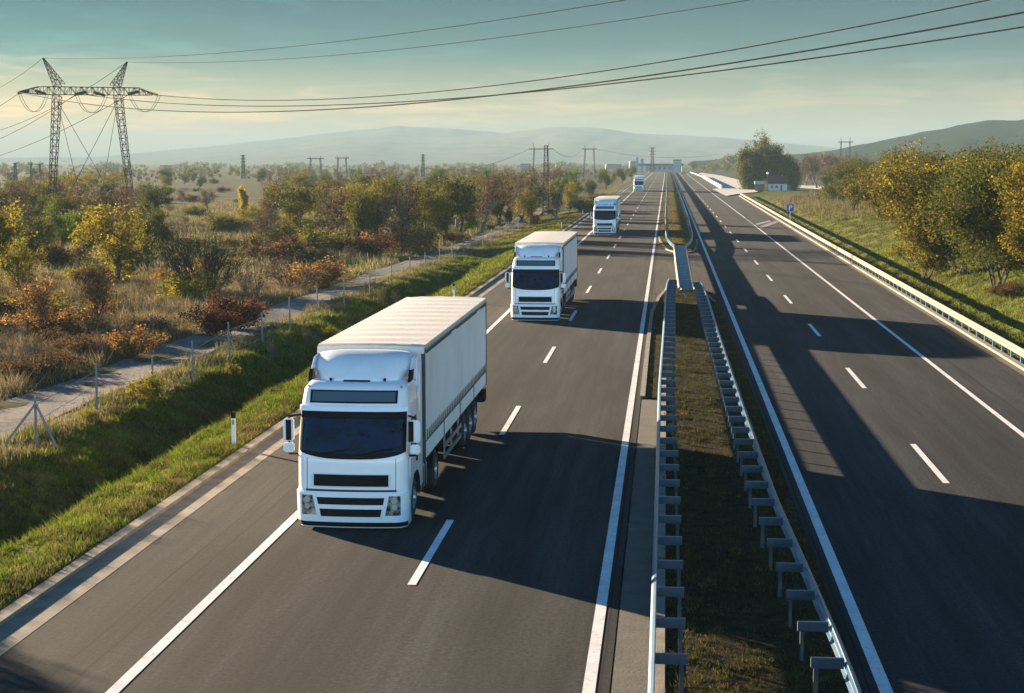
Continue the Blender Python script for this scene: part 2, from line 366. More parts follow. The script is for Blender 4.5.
# ---- median islands (grass) with concrete nose kerbs
def island(name, outline, z, mat, kerb=None):
    V = [(x, y, z) for x, y in outline]+[(x, y, -.05) for x, y in outline]; n = len(outline)
    o = mesh_from(name, V, [tuple(range(n))]+[(i, n+i, n+(i+1) % n, (i+1) % n) for i in range(n)], mat)
    bm = bmesh.new(); bm.from_mesh(o.data)
    bmesh.ops.recalc_face_normals(bm, faces=bm.faces); bmesh.ops.triangulate(bm, faces=bm.faces); bm.to_mesh(o.data); bm.free()
    tag(o, kind='structure')
    if kerb:
        k = MB()
        for (x0, y0), (x1, y1) in zip(kerb[:-1], kerb[1:]): 
            d = Vector((x1-x0, y1-y0, 0)).normalized(); nn = Vector((-d.y, d.x, 0))*.09
            A, B = Vector((x0, y0, 0)), Vector((x1, y1, 0))
            V = [A-nn, A+nn, B+nn, B-nn]; V = [v+Vector((0, 0, -.03)) for v in V]+[v+Vector((0, 0, .10)) for v in V]
            k.add(V, [(0, 3, 2, 1), (4, 5, 6, 7), (0, 1, 5, 4), (1, 2, 6, 5), (2, 3, 7, 6), (3, 0, 4, 7)])
        tag(k.build('nose_kerb', M['concrete']), kind='structure')
m, nt, b = newmat('median_soil'); M['soil'] = m
P = posvec(nt)
r = ramp(nt, noise(nt, 2.5, 6, .75, P).outputs['Fac'], [(.3, (.010, .008, .005)), (.5, (.032, .026, .013)), (.62, (.04, .045, .012)), (.75, (.10, .08, .035))])
L(nt, r, 0, b, 'Base Color'); b.inputs['Roughness'].default_value = 1; b.inputs['Specular IOR Level'].default_value = .05
bp = N(nt, 'ShaderNodeBump'); bp.inputs['Strength'].default_value = 1; bp.inputs['Distance'].default_value = .08
L(nt, noise(nt, 14, 5, .8, P), 'Fac', bp, 'Height'); L(nt, bp, 0, b, 'Normal')
near_out = [(-.2, -30), (3.1, -30), (3.12, 60), (3.05, 88), (2.8, 97), (2.3, 104), (1.6, 108), (.9, 109), (.15, 107.3), (-.4, 99), (-.72, 90), (-.76, 75), (-.76, 57.3), (-.2, 57.3)]
island('median_grass_strip', near_out, .05, M['soil'], near_out[4:13])
far_out = [(-.75, 1050), (-.78, 180), (-.63, 171), (-.3, 160), (.09, 152.6), (.88, 147.8), (1.7, 147.6), (2.4, 149.5), (2.9, 158), (3.1, 172), (3.1, 1050)]
island('median_grass_strip', far_out, .05, M['soil'], far_out[1:10])

# ---- markings
def line(pts, w, mat='paint', z=.008, name='edge_line'):
    l = []; r_ = []
    for i, (x, y) in enumerate(pts): l.append((x-w/2, y)); r_.append((x+w/2, y))
    return sheet(name, l, r_, z, M[mat])
line([(-8.5, -10), (-8.52, 100), (-8.5, 1040)], .21); line([(-1.13, -10), (-1.13, 1040)], .20)
line([(3.47, -10), (3.52, 90), (3.62, 280), (3.6, 1040)], .21); line([(10.72, -10), (10.74, 50), (10.8, 99), (11.0, 212)], .18)
line([(11.0, 236), (11.02, 360), (11.0, 1040)], .17, 'paint')
def dashes(x, y0, n, per=17.85, ln=5.9, name='lane_dash', w=.17):
    V = []; Fc = []
    for i in range(n):
        a = y0+i*per; b0 = len(V)
        V += [(x-w/2, a, .008), (x+w/2, a, .008), (x+w/2, a+ln, .008), (x-w/2, a+ln, .008)]; Fc.append((b0, b0+1, b0+2, b0+3))
    return tag(mesh_from(name, V, Fc, M['paint']), kind='structure')
dashes(-4.87, 31.4-17.85, 56); dashes(7.21, 42.8-17.85, 56); dashes(11.0, 214, 6, 3.4, 1.7)
for a in ((-.0, 216), (1.6, 219)):
    pass
q = [gpt(755.6, 223.7), gpt(769.6, 220.2), gpt(771.5, 221.5), gpt(757, 225)]
q2 = [gpt(759, 226.6), gpt(776, 220.8), gpt(779, 222.0), gpt(761, 228.6)]
for qq in (q, q2): tag(mesh_from('worn_marking', [(x, y, .008) for x, y in qq], [(0, 1, 2, 3)], M['paint_worn']), kind='structure')

# ---- gravel track and parking area
ty = list(np.linspace(10, 330, 60))
def trk(y): return -22.75+.016*(y-45)+.2*math.sin(y*.03)+max(0, y-215)*-.06
V = []; nn = 9
for y in ty:
    for k in range(nn):
        x = trk(y)-1.7+3.4*k/(nn-1); V.append((x, y, float(gz(x, y))+.06-.03*abs(k-4)/4*0))
Fc = [(i*nn+k, i*nn+k+1, (i+1)*nn+k+1, (i+1)*nn+k) for i in range(len(ty)-1) for k in range(nn-1)]
m, nt, b = newmat('gravel'); P = posvec(nt)
r = ramp(nt, noise(nt, 5, 6, .8, P).outputs['Fac'], [(.3, (.07, .07, .068)), (.5, (.16, .158, .15)), (.7, (.27, .265, .25))])
r2 = ramp(nt, noise(nt, .7, 5, .7, posvec(nt, (1, .25, 1))).outputs['Fac'], [(.5, (0, 0, 0)), (.72, (.6, .6, .6))])
c = mix(nt, r.outputs[0], (.14, .12, .075), r2.outputs[0]); nt.links.new(c, b.inputs['Base Color']); b.inputs['Roughness'].default_value = 1; b.inputs['Specular IOR Level'].default_value = .1
bp = N(nt, 'ShaderNodeBump'); bp.inputs['Strength'].default_value = 1; bp.inputs['Distance'].default_value = .06
L(nt, noise(nt, 9, 5, .8, P), 'Fac', bp, 'Height'); L(nt, bp, 0, b, 'Normal')
tag(mesh_from('gravel_track', V, Fc, m, smooth=True), kind='structure')
pk = [gpt(*p) for p in [(726, 196.5), (741, 194), (757, 192.5), (760, 189), (745, 181.5), (722, 176), (701, 172.8), (697, 174.5), (703, 177.6), (721, 188.8), (712, 189.5)]]
o = mesh_from('parking_pavement', [(x, y, .16) for x, y in pk], [tuple(range(len(pk)))], M['concrete_l'])
bm = bmesh.new(); bm.from_mesh(o.data); bmesh.ops.triangulate(bm, faces=bm.faces); bmesh.ops.recalc_face_normals(bm, faces=bm.faces); bm.to_mesh(o.data); bm.free(); tag(o, kind='structure')
# side road behind the bank on the right
sr = [gpt(x, y, .5) for x, y in [(795, 186.5), (815, 187.5), (840, 189.5), (870, 191)]]; sr2 = [gpt(x, y, .5) for x, y in [(795, 184), (815, 184.5), (840, 186.5), (870, 188)]]
V = [(x, y, float(gz(x, y))+.15) for x, y in sr+sr2]
tag(mesh_from('side_road', V, [(i, i+1, 5+i, 4+i) for i in range(3)], M['concrete_l']), kind='structure')

# ------------------------------------------------------------------ guardrails
PROF = [(0, .46), (.045, .50), (.08, .545), (.045, .60), (.005, .63), (.045, .66), (.08, .715), (.045, .765), (0, .80)]
def wbeam(pts, face, parent, mat, name='rail', prof=PROF):
    """corrugated beam along pts; face=-1: face towards -x"""
    n = len(pts); pf = [(o*face, z) for o, z in prof]+[((o-.012)*face, z) for o, z in prof[::-1]]
    V = []
    for i, (x, y, *zz) in enumerate(pts):
        a = Vector(pts[max(0, i-1)][:2]); c = Vector(pts[min(n-1, i+1)][:2]); d = (c-a).normalized(); nx_, ny_ = d.y, -d.x
        z0 = zz[0] if zz else 0
        for o, z in pf: V.append((x+nx_*o, y+ny_*o, z+z0))
    k = len(pf)
    Fc = [(i*k+j, i*k+(j+1) % k, (i+1)*k+(j+1) % k, (i+1)*k+j) for i in range(n-1) for j in range(k)]+[tuple(range(k)), tuple(range((n-1)*k, n*k))]
    mb = MB(); mb.add(V, Fc); return mb.build(name, mat, parent)
def along(pts, step, start=0.0):
    out = []; s = start; acc = 0
    for (x0, y0), (x1, y1) in zip(pts[:-1], pts[1:]):
        l = math.hypot(x1-x0, y1-y0)
        while s <= acc+l:
            t = (s-acc)/l; out.append((x0+(x1-x0)*t, y0+(y1-y0)*t, math.atan2(y1-y0, x1-x0)-PI/2)); s += step
        acc += l
    return out
def dense(pts, step=2.0):
    return [(p[0], p[1]) for p in along(pts, step)]+[pts[-1]]
# prototype bracket (reaches from the beam to the post) and post, side=+1: post on +x side
def bracket_mesh(side):
    mb = MB(); s = side
    def bx(x0, x1, *a, m=1): mb.box(min(x0*s, x1*s), max(x0*s, x1*s), *a, m)
    bx(.0, .50, -.03, .008, .70, .712, m=0); bx(.0, .50, -.03, -.022, .54, .70); bx(.485, .50, -.022, .03, .55, .70)
    return mb
def post_mesh(side, h=.56, z0=-.1):
    mb = MB(); s = side; x = .42*s
    mb.box(x-.035, x+.035, -.03, -.022, z0, h); mb.box(x-.035, x-.027, -.03, .03, z0, h); mb.box(x+.027, x+.035, -.03, .03, z0, h)
    return mb
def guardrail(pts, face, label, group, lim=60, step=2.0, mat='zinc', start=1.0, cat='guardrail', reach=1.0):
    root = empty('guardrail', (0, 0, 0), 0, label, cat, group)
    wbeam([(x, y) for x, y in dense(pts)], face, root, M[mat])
    sp_ = along(pts, step, start); pb = pp = None
    side = -face
    for i, (x, y, a) in enumerate(sp_[:lim]):
        if pb is None:
            pb = bracket_mesh(side).build('bracket', [M[mat], M['zinc_shaded']], root); pp = post_mesh(side).build('post', M['zinc_shaded'], root); b1, p1 = pb, pp
        else:
            b1 = pb.copy(); p1 = pp.copy(); COL.objects.link(b1); COL.objects.link(p1); b1.parent = root; p1.parent = root
        for o in (b1, p1): o.location = (x, y, 0); o.rotation_euler = (0, 0, a); o.scale = (reach, 1, 1)
    rest = sp_[lim:]
    if rest:
        for nm, mk in (('bracket', bracket_mesh(side)), ('post', post_mesh(side))):
            V = []; Fc = []
            for x, y, a in rest:
                R_ = Matrix.Translation((x, y, 0)) @ Matrix.Rotation(a, 4, 'Z') @ Matrix.Diagonal((reach, 1, 1, 1)); b0 = len(V)
                V += [R_ @ Vector(v) for v in mk.V]; Fc += [tuple(b0+i for i in f) for f in mk.F]
            o = mesh_from(nm, V, Fc, M['zinc_shaded'], root); tag(o, kind='stuff')
    return root
GM = 'guardrails along the median'
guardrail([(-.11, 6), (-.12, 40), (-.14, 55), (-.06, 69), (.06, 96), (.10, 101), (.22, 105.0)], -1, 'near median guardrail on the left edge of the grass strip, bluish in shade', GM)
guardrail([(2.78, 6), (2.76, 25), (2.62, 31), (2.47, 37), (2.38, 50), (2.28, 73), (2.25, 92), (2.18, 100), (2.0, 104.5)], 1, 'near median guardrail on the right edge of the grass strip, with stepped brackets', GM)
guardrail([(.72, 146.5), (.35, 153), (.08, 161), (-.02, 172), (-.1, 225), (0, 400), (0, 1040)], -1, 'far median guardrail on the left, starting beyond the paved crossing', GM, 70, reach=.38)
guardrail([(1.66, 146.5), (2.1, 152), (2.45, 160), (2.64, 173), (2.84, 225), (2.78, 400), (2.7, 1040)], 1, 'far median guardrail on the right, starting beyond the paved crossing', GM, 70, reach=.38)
# double rail across the crossing
root = empty('double_guardrail', (0, 0, 0), 0, 'double sided guardrail bridging the paved median crossing with cross brackets', 'guardrail', GM)
wbeam(dense([(.80, 98), (.74, 120), (.70, 147)]), -1, root, M['zinc_bright']); wbeam(dense([(1.62, 98), (1.64, 120), (1.68, 147)]), 1, root, M['zinc_bright'])
for i in range(24):
    y = 99+i*2.05; xa = .80-.1*(y-98)/49; xb = 1.62+.06*(y-98)/49
    mb = MB().box(xa, xb, y-.05, y+.05, .70, .715).box(xa, xb, y+.04, y+.05, .52, .70); mb.build('bracket', M['zinc'], root)
    mb = MB().box((xa+xb)/2-.05, (xa+xb)/2+.05, y-.035, y+.035, -.05, .70); mb.build('post', M['zinc'], root)
mb = MB()
arc = [(1.21+.42*math.cos(t), 97.95-.35*math.sin(t)) for t in np.linspace(PI, 0, 9)]
wbeam([(x, y) for x, y in arc], -1, root, M['zinc_bright'], 'end_cap')

# right-hand roadside guardrail, on the kerb
root = empty('guardrail', (0, 0, 0), 0, 'long sunlit cream guardrail along the outer right edge below the bank', 'guardrail')
rp = [(float(rail_x(y))+.02, y) for y in np.arange(20, 376, 4)]
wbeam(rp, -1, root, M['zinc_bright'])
pr = None
for i, y in enumerate(np.arange(40, 240, 2.0)):
    if pr is None:
        mb = MB().box(.14, .24, -.05, .05, -.1, .72).box(-.0, .14, -.06, .06, .5, .72); pr = mb.build('post', M['zinc'], root); q_ = pr
    else: q_ = pr.copy(); COL.objects.link(q_); q_.parent = root
    q_.location = (float(rail_x(y))+.02, y, 0)
mb = MB()
for y in np.arange(240, 376, 2.0): x = float(rail_x(y)); mb.box(x+.16, x+.26, y-.05, y+.05, -.1, .72)
tag(mb.build('post', M['zinc'], root), kind='stuff')

# delineator posts
DY = [46.2, 96, 146, 196, 246]
DL = ['white roadside marker post with black cap, nearest the camera beside the front truck', 'white marker post standing on the verge just past the front truck trailer', 'white marker post on the verge left of the second truck', 'white marker post on the verge between the second and third truck', 'small far white marker post on the verge left of the third truck']
for i, y in enumerate(DY):
    r = empty('marker_post', (-12.28, y, .1), 0, DL[i], 'marker post', 'white marker posts along the left verge')
    MB().prism([(-.06, -.05), (.06, -.05), (.05, .04), (-.05, .04)], 0, .78, 'z').build('post', M['white_m'], r, bevel=.01)
    MB().prism([(-.062, -.052), (.062, -.052), (.052, .042), (-.052, .042)], .78, .96, 'z').build('cap', M['black'], r, bevel=.008)
    MB().box(-.03, .03, -.056, -.05, .60, .74).build('reflector', M['zinc_bright'], r)

# fence beside the gravel track
root = empty('wire_fence', (0, 0, 0), 0, 'wire fence on slim grey posts beside the gravel track', 'fence')
fpx = [(37, 445), (97, 412), (153, 398), (194, 381), (230, 361), (263, 345), (290, 330), (318, 317), (344, 308)]
fp = []
for x, y in fpx:
    X, Y = gpt(x, y, -.38); fp.append((X, Y))
yy = fp[-1][1]
while yy < 230: yy += 8.2; fp.append((-18.6, yy))
for i, (x, y) in enumerate(fp):
    z = float(gz(x, y)); lean = random.uniform(-.05, .05)
    MB().tube((x, y, z-.2), (x+lean, y, z+1.65+random.uniform(-.12, .1)), .045, .04, 6).build('post', M['post'], root)
x, y = fp[0]; z = float(gz(x, y))
for dx, dy in ((-.75, -1.1), (.75, -.3)): MB().tube((x, y, z+1.35), (x+dx*1.1, y+dy*1.1, z-.1), .04, .04, 6).build('brace', M['post'], root)
for h in (.35, .8, 1.3):
    MB().path([(a, b_, float(gz(a, b_))+h) for a, b_ in fp], .008, 4).build('wire', M['zinc'], root)

# P sign
sx, sy = gpt(790, 226, 0); sx += .35
r = empty('parking_sign', (sx-.35, sy, float(gz(sx, sy))), 0, 'blue square sign with white letter P on a slim post on the grass bank', 'sign')
MB().tube((0, 0, -.2), (0, 0, 3.05), .035, .035, 8).build('pole', M['zinc'], r)
pn = MB().box(-.55, .55, -.055, -.03, 2.05, 3.15).build('panel', M['blue_sign'], r)
mb = MB(); mb.box(-.24, -.08, -.062, -.056, 2.22, 2.98)
for t0 in range(12):
    a0, a1 = -PI/2+PI*t0/12, -PI/2+PI*(t0+1)/12
    P0 = lambda rr, a: (.06+rr*math.cos(a)*1.1, 2.76+rr*math.sin(a))
    q = [P0(.22, a0), P0(.22, a1), P0(.09, a1), P0(.09, a0)]
    mb.prism([(a, b_) for a, b_ in q], -.062, -.056, 'y')
mb.box(-.08, .06, -.062, -.056, 2.85, 2.98); mb.box(-.08, .06, -.062, -.056, 2.54, 2.67)
mb.build('letter', M['sign_white'], pn)
bd = MB()
for a in ((-.55, .55, 2.05, 2.08), (-.55, .55, 3.12, 3.15), (-.55, -.52, 2.08, 3.12), (.52, .55, 2.08, 3.12)): bd.box(a[0], a[1], -.060, -.056, a[2], a[3])
bd.build('border', M['sign_white'], pn); r.scale = (.8, .8, .85)

# ------------------------------------------------------------------ trucks
ZY = [(.05, .10), (.18, .03), (.22, .0), (.88, .0), (.93, .05), (1.62, .10), (1.70, .12), (2.62, .36), (2.70, .38), (3.10, .56), (3.18, .66), (3.24, .86)]
ZW = [(.05, 1.22), (.9, 1.25), (2.0, 1.25), (2.7, 1.22), (3.1, 1.17), (3.24, 1.08)]
ZR = [(.05, .30), (.9, .32), (2.7, .26), (3.24, .25)]
def itp(T, z): return float(np.interp(z, [a for a, _ in T], [b_ for _, b_ in T]))
BACK = 2.2
def cab_pt(s, z, off=0.0):
    """point on the cab shell: s = arc length along the outline from the front centre"""
    w, y0, r = itp(ZW, z), itp(ZY, z), itp(ZR, z); sg = 1 if s >= 0 else -1; s = abs(s); a = w-r; bul = .06
    if s <= a: x, y, nx_, ny_ = s, y0+bul*((s/a)**2)-bul*.5, 0.08*s, -1
    elif s <= a+r*PI/2:
        t = (s-a)/r; x, y, nx_, ny_ = a+r*math.sin(t), y0+bul*.5+r*(1-math.cos(t)), math.sin(t), -math.cos(t)
    else: x, y, nx_, ny_ = w, y0+bul*.5+r+(s-a-r*PI/2), 1, 0
    return Vector((sg*(x+nx_*off), y+ny_*off, z))
def s_of_y(y, z):
    w, y0, r = itp(ZW, z), itp(ZY, z), itp(ZR, z); return (w-r)+r*PI/2+(y-y0-.03-r)
def patch(mb, s0, s1, z0, z1, off=.01, ns=12, nz=6, m=0, depth=.03):
    """raised panel that follows the cab shell; s0,s1 may depend on z; z0,z1 on the fraction along s"""
    V = []; 
    for lay in (off, off-depth):
        for j in range(nz+1):
            for i in range(ns+1):
                u = i/ns; v = j/nz
                za = z0(u) if callable(z0) else z0; zb = z1(u) if callable(z1) else z1
                z = za+(zb-za)*v
                sa = s0(z) if callable(s0) else s0; sb = s1(z) if callable(s1) else s1
                V.append(cab_pt(sa+(sb-sa)*u, z, lay))
    W = ns+1; K = W*(nz+1)
    Fc = [(j*W+i, j*W+i+1, (j+1)*W+i+1, (j+1)*W+i) for j in range(nz) for i in range(ns)]
    rim = [i for i in range(W)]+[j*W+ns for j in range(1, nz+1)]+[nz*W+i for i in range(ns-1, -1, -1)]+[j*W for j in range(nz-1, 0, -1)]
    Fc += [(rim[k], rim[k-1], K+rim[k-1], K+rim[k]) for k in range(len(rim))]
    return mb.add(V, Fc, m)
def wheel(parent, x, y, side, dual=False, r=.50, w=.30):
    mb = MB(); c = (x, y, r); s = side
    W2 = w*(2.1 if dual else 1)
    prof = [(0, .28), (0, .42), (-.03*s, .48), (-.06*s, r), (-(W2-.06)*s, r), (-(W2-.03)*s, .48), (-W2*s, .42), (-W2*s, .28)]
    mb.lathe([(h, rr) for h, rr in prof], 28, 'x', c)
    for i in range(28):   # tread blocks
        t = 2*PI*i/28; mb.box(-.02, .02, -.012, .012, 0, .0001) if False else None
    t_ = mb.build('wheel', M['tyre'], parent, smooth=False)
    rm = MB()
    if dual: rm.lathe([(-.10*s, 0), (-.10*s, .10), (-.02*s, .12), (-.14*s, .20), (-.16*s, .24), (-.02*s, .27), (-.01*s, .29)], 24, 'x', c)
    else: rm.lathe([(.05*s, 0), (.05*s, .09), (.0*s, .12), (-.01*s, .20), (-.06*s, .24), (-.01*s, .28), (-.01*s, .295)], 24, 'x', c)
    for i in range(10):
        t = 2*PI*i/10; yy_, zz_ = y+.16*math.cos(t), r+.16*math.sin(t)
        rm.tube((x-.09*s if dual else x-.01*s, yy_, zz_), (x-.04*s if dual else x+.03*s, yy_, zz_), .015, .015, 5)
    rm.build('rim', M['rim'], t_, smooth=False)
    return t_
def make_truck():
    T = empty('truck')
    # ---- cab shell
    zl = [.05, .12, .2, .3, .5, .7, .88, .93, 1.2, 1.5, 1.62, 1.7, 1.9, 2.2, 2.45, 2.62, 2.7, 2.85, 3.0, 3.1, 3.18, 3.24]
    def ring(z):
        out = []
        for f in np.linspace(1, 0, 9): out.append(('b', -1, f))
        pts = []
        w, y0, r = itp(ZW, z), itp(ZY, z), itp(ZR, z); a = w-r; sb = s_of_y(BACK, z); sc = a+r*PI/2
        S = list(np.linspace(-sb, -sc, 8, endpoint=False))+list(np.linspace(-sc, -a, 7, endpoint=False))+list(np.linspace(-a, a, 14, endpoint=False))+list(np.linspace(a, sc, 7, endpoint=False))+list(np.linspace(sc, sb, 9))
        return [cab_pt(s, z) for s in S]
    rings = [ring(z) for z in zl]; n = len(rings[0]); V = [p for r_ in rings for p in r_]
    Fc = [(k*n+i, k*n+(i+1) % n, (k+1)*n+(i+1) % n, (k+1)*n+i) for k in range(len(rings)-1) for i in range(n)]
    Fc += [tuple(range(n)), tuple(range((len(rings)-1)*n, len(rings)*n))]
    mb = MB(); mb.add(V, Fc); cab = mb.build('cab', M['white'], T)
    bm = bmesh.new(); bm.from_mesh(cab.data)
    # wheel arches and the raised sill behind them
    cutb = MB().tube((-1.6, 1.42, .50), (1.6, 1.42, .50), .63, .63, 36).box(-1.6, 1.6, 1.9, 2.4, -.1, .62).box(-1.6, 1.6, 1.0, 1.9, -.1, .5)
    cu = MB().tube((-1.6, 1.42, .50), (1.6, 1.42, .50), .63, .63, 36).build('cut', M['white'])
    c2 = MB().box(-1.6, 1.6, .93, 2.4, -.1, .54).build('cut', M['white'])
    bm.free()
    for c in (cu, c2):
        md = cab.modifiers.new('b', 'BOOLEAN'); md.object = c; md.operation = 'DIFFERENCE'; md.solver = 'EXACT'
    dg = bpy.context.evaluated_depsgraph_get(); me = bpy.data.meshes.new_from_object(cab.evaluated_get(dg))
    cab.modifiers.clear(); cab.data = me
    for p in me.polygons: p.use_smooth = True
    try: me.set_sharp_from_angle(angle=math.radians(32))
    except Exception: pass
    for c in (cu, c2): bpy.data.objects.remove(c)
    def P_(name, mat, calls, parent=T, smooth=True):
        mb = MB()
        for a, kw in calls: patch(mb, *a, **kw)
        o = mb.build(name, mat, parent)
        if smooth:
            for p in o.data.polygons: p.use_smooth = True
            try: o.data.set_sharp_from_angle(angle=math.radians(35))
            except Exception: pass
        return o
    # bumper with two slots, lower lip
    bp_ = P_('bumper', M['white'], [((-1.46, 1.46, .20, .86), dict(off=.035, ns=30, nz=5, depth=.05))])
    P_('air_slot', M['black'], [((lambda z: -.76+(.76-z)*.2, lambda z: .76-(.76-z)*.2, .60, .76), dict(off=.045, ns=12, nz=2, depth=.02))], bp_)
    P_('air_slot', M['black'], [((lambda z: -.70+(.5-z)*.2, lambda z: .70-(.5-z)*.2, .33, .50), dict(off=.045, ns=12, nz=2, depth=.02))], bp_)
    P_('lower_lip', M['black'], [((-1.35, 1.35, .08, .20), dict(off=.02, ns=24, nz=2, depth=.1))])
    for sg in (-1, 1):
        a, b_ = (lambda z: -1.12-(.80-z)*-.12), (lambda z: -.86+(.80-z)*.2)
        if sg == 1: f0, f1 = (lambda z: .86-(.80-z)*.2), (lambda z: 1.10)
        else: f0, f1 = (lambda z: -1.10), (lambda z: -.86+(.80-z)*.2)
        hl = P_('headlight', M['lamp'], [((f0, f1, .36, .80), dict(off=.048, ns=6, nz=6, depth=.03))])
        for zc, rr in ((.70, .075), (.55, .065)):
            c = cab_pt(sg*(.97), zc, .05); MB().tube(c, c+Vector((sg*.004, -.012, 0)), rr, rr, 14).build('lamp_lens', M['lens'], hl)
        P_('corner_marker', M['orange'], [((sg*1.44, sg*1.50, .66, .76), dict(off=.045, ns=2, nz=1, depth=.02))] if sg > 0 else [((-1.50, -1.44, .66, .76), dict(off=.045, ns=2, nz=1, depth=.02))])
    # front hood panel: seams and upper grille
    P_('panel_seam', M['grey_line'], [((-1.02, 1.02, .885, .925), dict(off=.012, ns=20, nz=1, depth=.03))])
    for s_ in (-1.0, 1.0): P_('panel_seam', M['grey_line'], [((s_-.006, s_+.006, .93, 1.62), dict(off=.004, ns=1, nz=6, depth=.01))])
    gr_ = P_('grille', M['white_m'], [((-.90, .90, .965, 1.285), dict(off=.018, ns=16, nz=2, depth=.03))])
    P_('grille_mesh', M['blackm'], [((-.84, .84, 1.0, 1.26), dict(off=.026, ns=16, nz=2, depth=.02))], gr_)
    for zz_ in (1.06, 1.12, 1.18): P_('grille_bar', M['black'], [((-.83, .83, zz_, zz_+.02), dict(off=.036, ns=16, nz=1, depth=.012))], gr_)
    # windscreen with black frame, wipers
    zb = lambda u: 1.60+.11*abs(2*u-1)**3*1.5
    fr = P_('windscreen_frame', M['black'], [((-1.24, 1.24, zb, 2.66), dict(off=.010, ns=36, nz=8, depth=.03))])
    ws = P_('windscreen', M['glass'], [((-1.13, 1.13, lambda u: 1.73+.05*abs(2*u-1)**3, 2.55), dict(off=.020, ns=32, nz=8, depth=.02))])
    for x0, x1, z1_ in ((-.75, -.05, 1.84), (.15, .85, 1.85)):
        a = cab_pt(x0, 1.70, .05); c = cab_pt(x1, z1_, .05); MB().tube(a, c, .012, .012, 5).tube(cab_pt(x0+.2, 1.76, .04), cab_pt(x1+.1, z1_-.02, .04), .014, .014, 5).build('wiper', M['black'], ws)
    # sun visor and header, roof window
    P_('sun_visor', M['black'], [((-1.12, 1.12, 2.50, 2.64), dict(off=.08, ns=24, nz=2, depth=.06))])
    P_('visor_header', M['white'], [((-1.20, 1.20, 2.645, 2.76), dict(off=.07, ns=28, nz=2, depth=.08))])
    rf = P_('roof_window', M['black'], [((-.99, .99, 2.81, 3.09), dict(off=.012, ns=20, nz=3, depth=.03))])
    P_('pane', M['glass_grey'], [((-.94, .94, 2.85, 3.06), dict(off=.022, ns=20, nz=2, depth=.02))], rf)
    for sg in (-1, 1):
        c = cab_pt(sg*1.05, 3.14, .02); MB().lathe([(0, .001), (.0, .035), (.03, .03), (.045, .001)], 10, 'z', (c.x, c.y, c.z)).build('marker_lamp', M['orange'], T)
        c = Vector((sg*.62, 1.0, 3.22)); MB().lathe([(0, .03), (.08, .03), (.09, .001)], 8, 'z', tuple(c)).build('roof_marker', M['black'], T)
    # doors with windows, handles and steps
    for sg in (-1, 1):
        def rng_(y0_, y1_, zmid):
            a = s_of_y(y0_, zmid); c = s_of_y(y1_, zmid); return (a, c) if sg > 0 else (-c, -a)
        a, c = rng_(.62, 1.58, 1.9)
        dz = lambda z: s_of_y(.60+.0*z, z)
        if sg > 0:
            s0 = lambda z: s_of_y(.55+max(0, z-1.9)*.25, z); s1 = lambda z: s_of_y(1.60, z)
            t0 = lambda z: s_of_y(.62+max(0, z-1.8)*.30, z); t1 = lambda z: s_of_y(1.50, z)
        else:
            s0 = lambda z: -s_of_y(1.60, z); s1 = lambda z: -s_of_y(.55+max(0, z-1.9)*.25, z)
            t0 = lambda z: -s_of_y(1.50, z); t1 = lambda z: -s_of_y(.62+max(0, z-1.8)*.30, z)
        dr = P_('door', M['white'], [((s0, s1, 1.12, 2.58), dict(off=.014, ns=8, nz=8, depth=.02))])
        zlo = (lambda u: 1.66+.16*u) if sg > 0 else (lambda u: 1.82-.16*u)
        P_('side_window', M['glass'], [((t0, t1, zlo, 2.42), dict(off=.022, ns=8, nz=5, depth=.02))], dr)
        sgs = (s_of_y(1.36, 1.35), s_of_y(1.50, 1.35)); sgs = sgs if sg > 0 else (-sgs[1], -sgs[0])
        P_('door_handle', M['black'], [((sgs[0], sgs[1], 1.36, 1.46), dict(off=.04, ns=2, nz=1, depth=.03))], dr)
        for y_, z_ in ((1.62, 3.05), (1.62, 1.1)): pass
        sv = (s_of_y(1.63, 2), s_of_y(1.645, 2)); sv = sv if sg > 0 else (-sv[1], -sv[0])
        P_('panel_seam', M['grey_line'], [((sv[0], sv[1], 1.13, 3.05), dict(off=.004, ns=1, nz=10, depth=.01))])
        # side fairing behind the cab
        y0_ = 2.2
        mb = MB(); mb.prism([(y0_, .62), (y0_+.34, .62), (y0_+.30, 3.1), (y0_+.24, 3.55), (y0_, 3.3)], sg*1.245, sg*1.205, 'x'); mb.build('side_fairing', M['white'], T)
        MB().prism([(2.02, 3.0), (2.2, 3.0), (2.2, 3.64), (2.12, 3.55)], sg*1.20, sg*1.17, 'x').build('fairing_post', M['white'], T)
        # mirrors
        mx = sg*1.43
        mr = MB().prism([(mx-.12, .16), (mx+.12, .16), (mx+.10, .36), (mx-.10, .36)], 1.98, 2.48, 'z').build('mirror', M['white'], T, bevel=.03)
        MB().prism([(mx-.10*1-sg*.05, .15), (mx+.02-sg*.05, .15), (mx+.02-sg*.05, .155), (mx-.10-sg*.05, .155)], 2.0, 2.46, 'z').build('mirror_black_part', M['black'], mr)  # black part of the mirror housing
        m2 = MB().prism([(mx-.12, .16), (mx+.12, .16), (mx+.10, .34), (mx-.10, .34)], 1.72, 1.93, 'z').build('mirror', M['white'], T, bevel=.03)
        MB().tube((sg*1.2, .62, 2.52), (mx, .27, 2.52), .025, .025, 6).tube((mx, .27, 2.52), (mx, .27, 1.85), .02, .02, 6).tube((mx, .27, 1.68), (sg*1.22, .55, 1.62), .025, .025, 6).build('mirror_arm', M['black'], T)
        # wheel arch liner, steps
        mb = MB(); n_ = 14
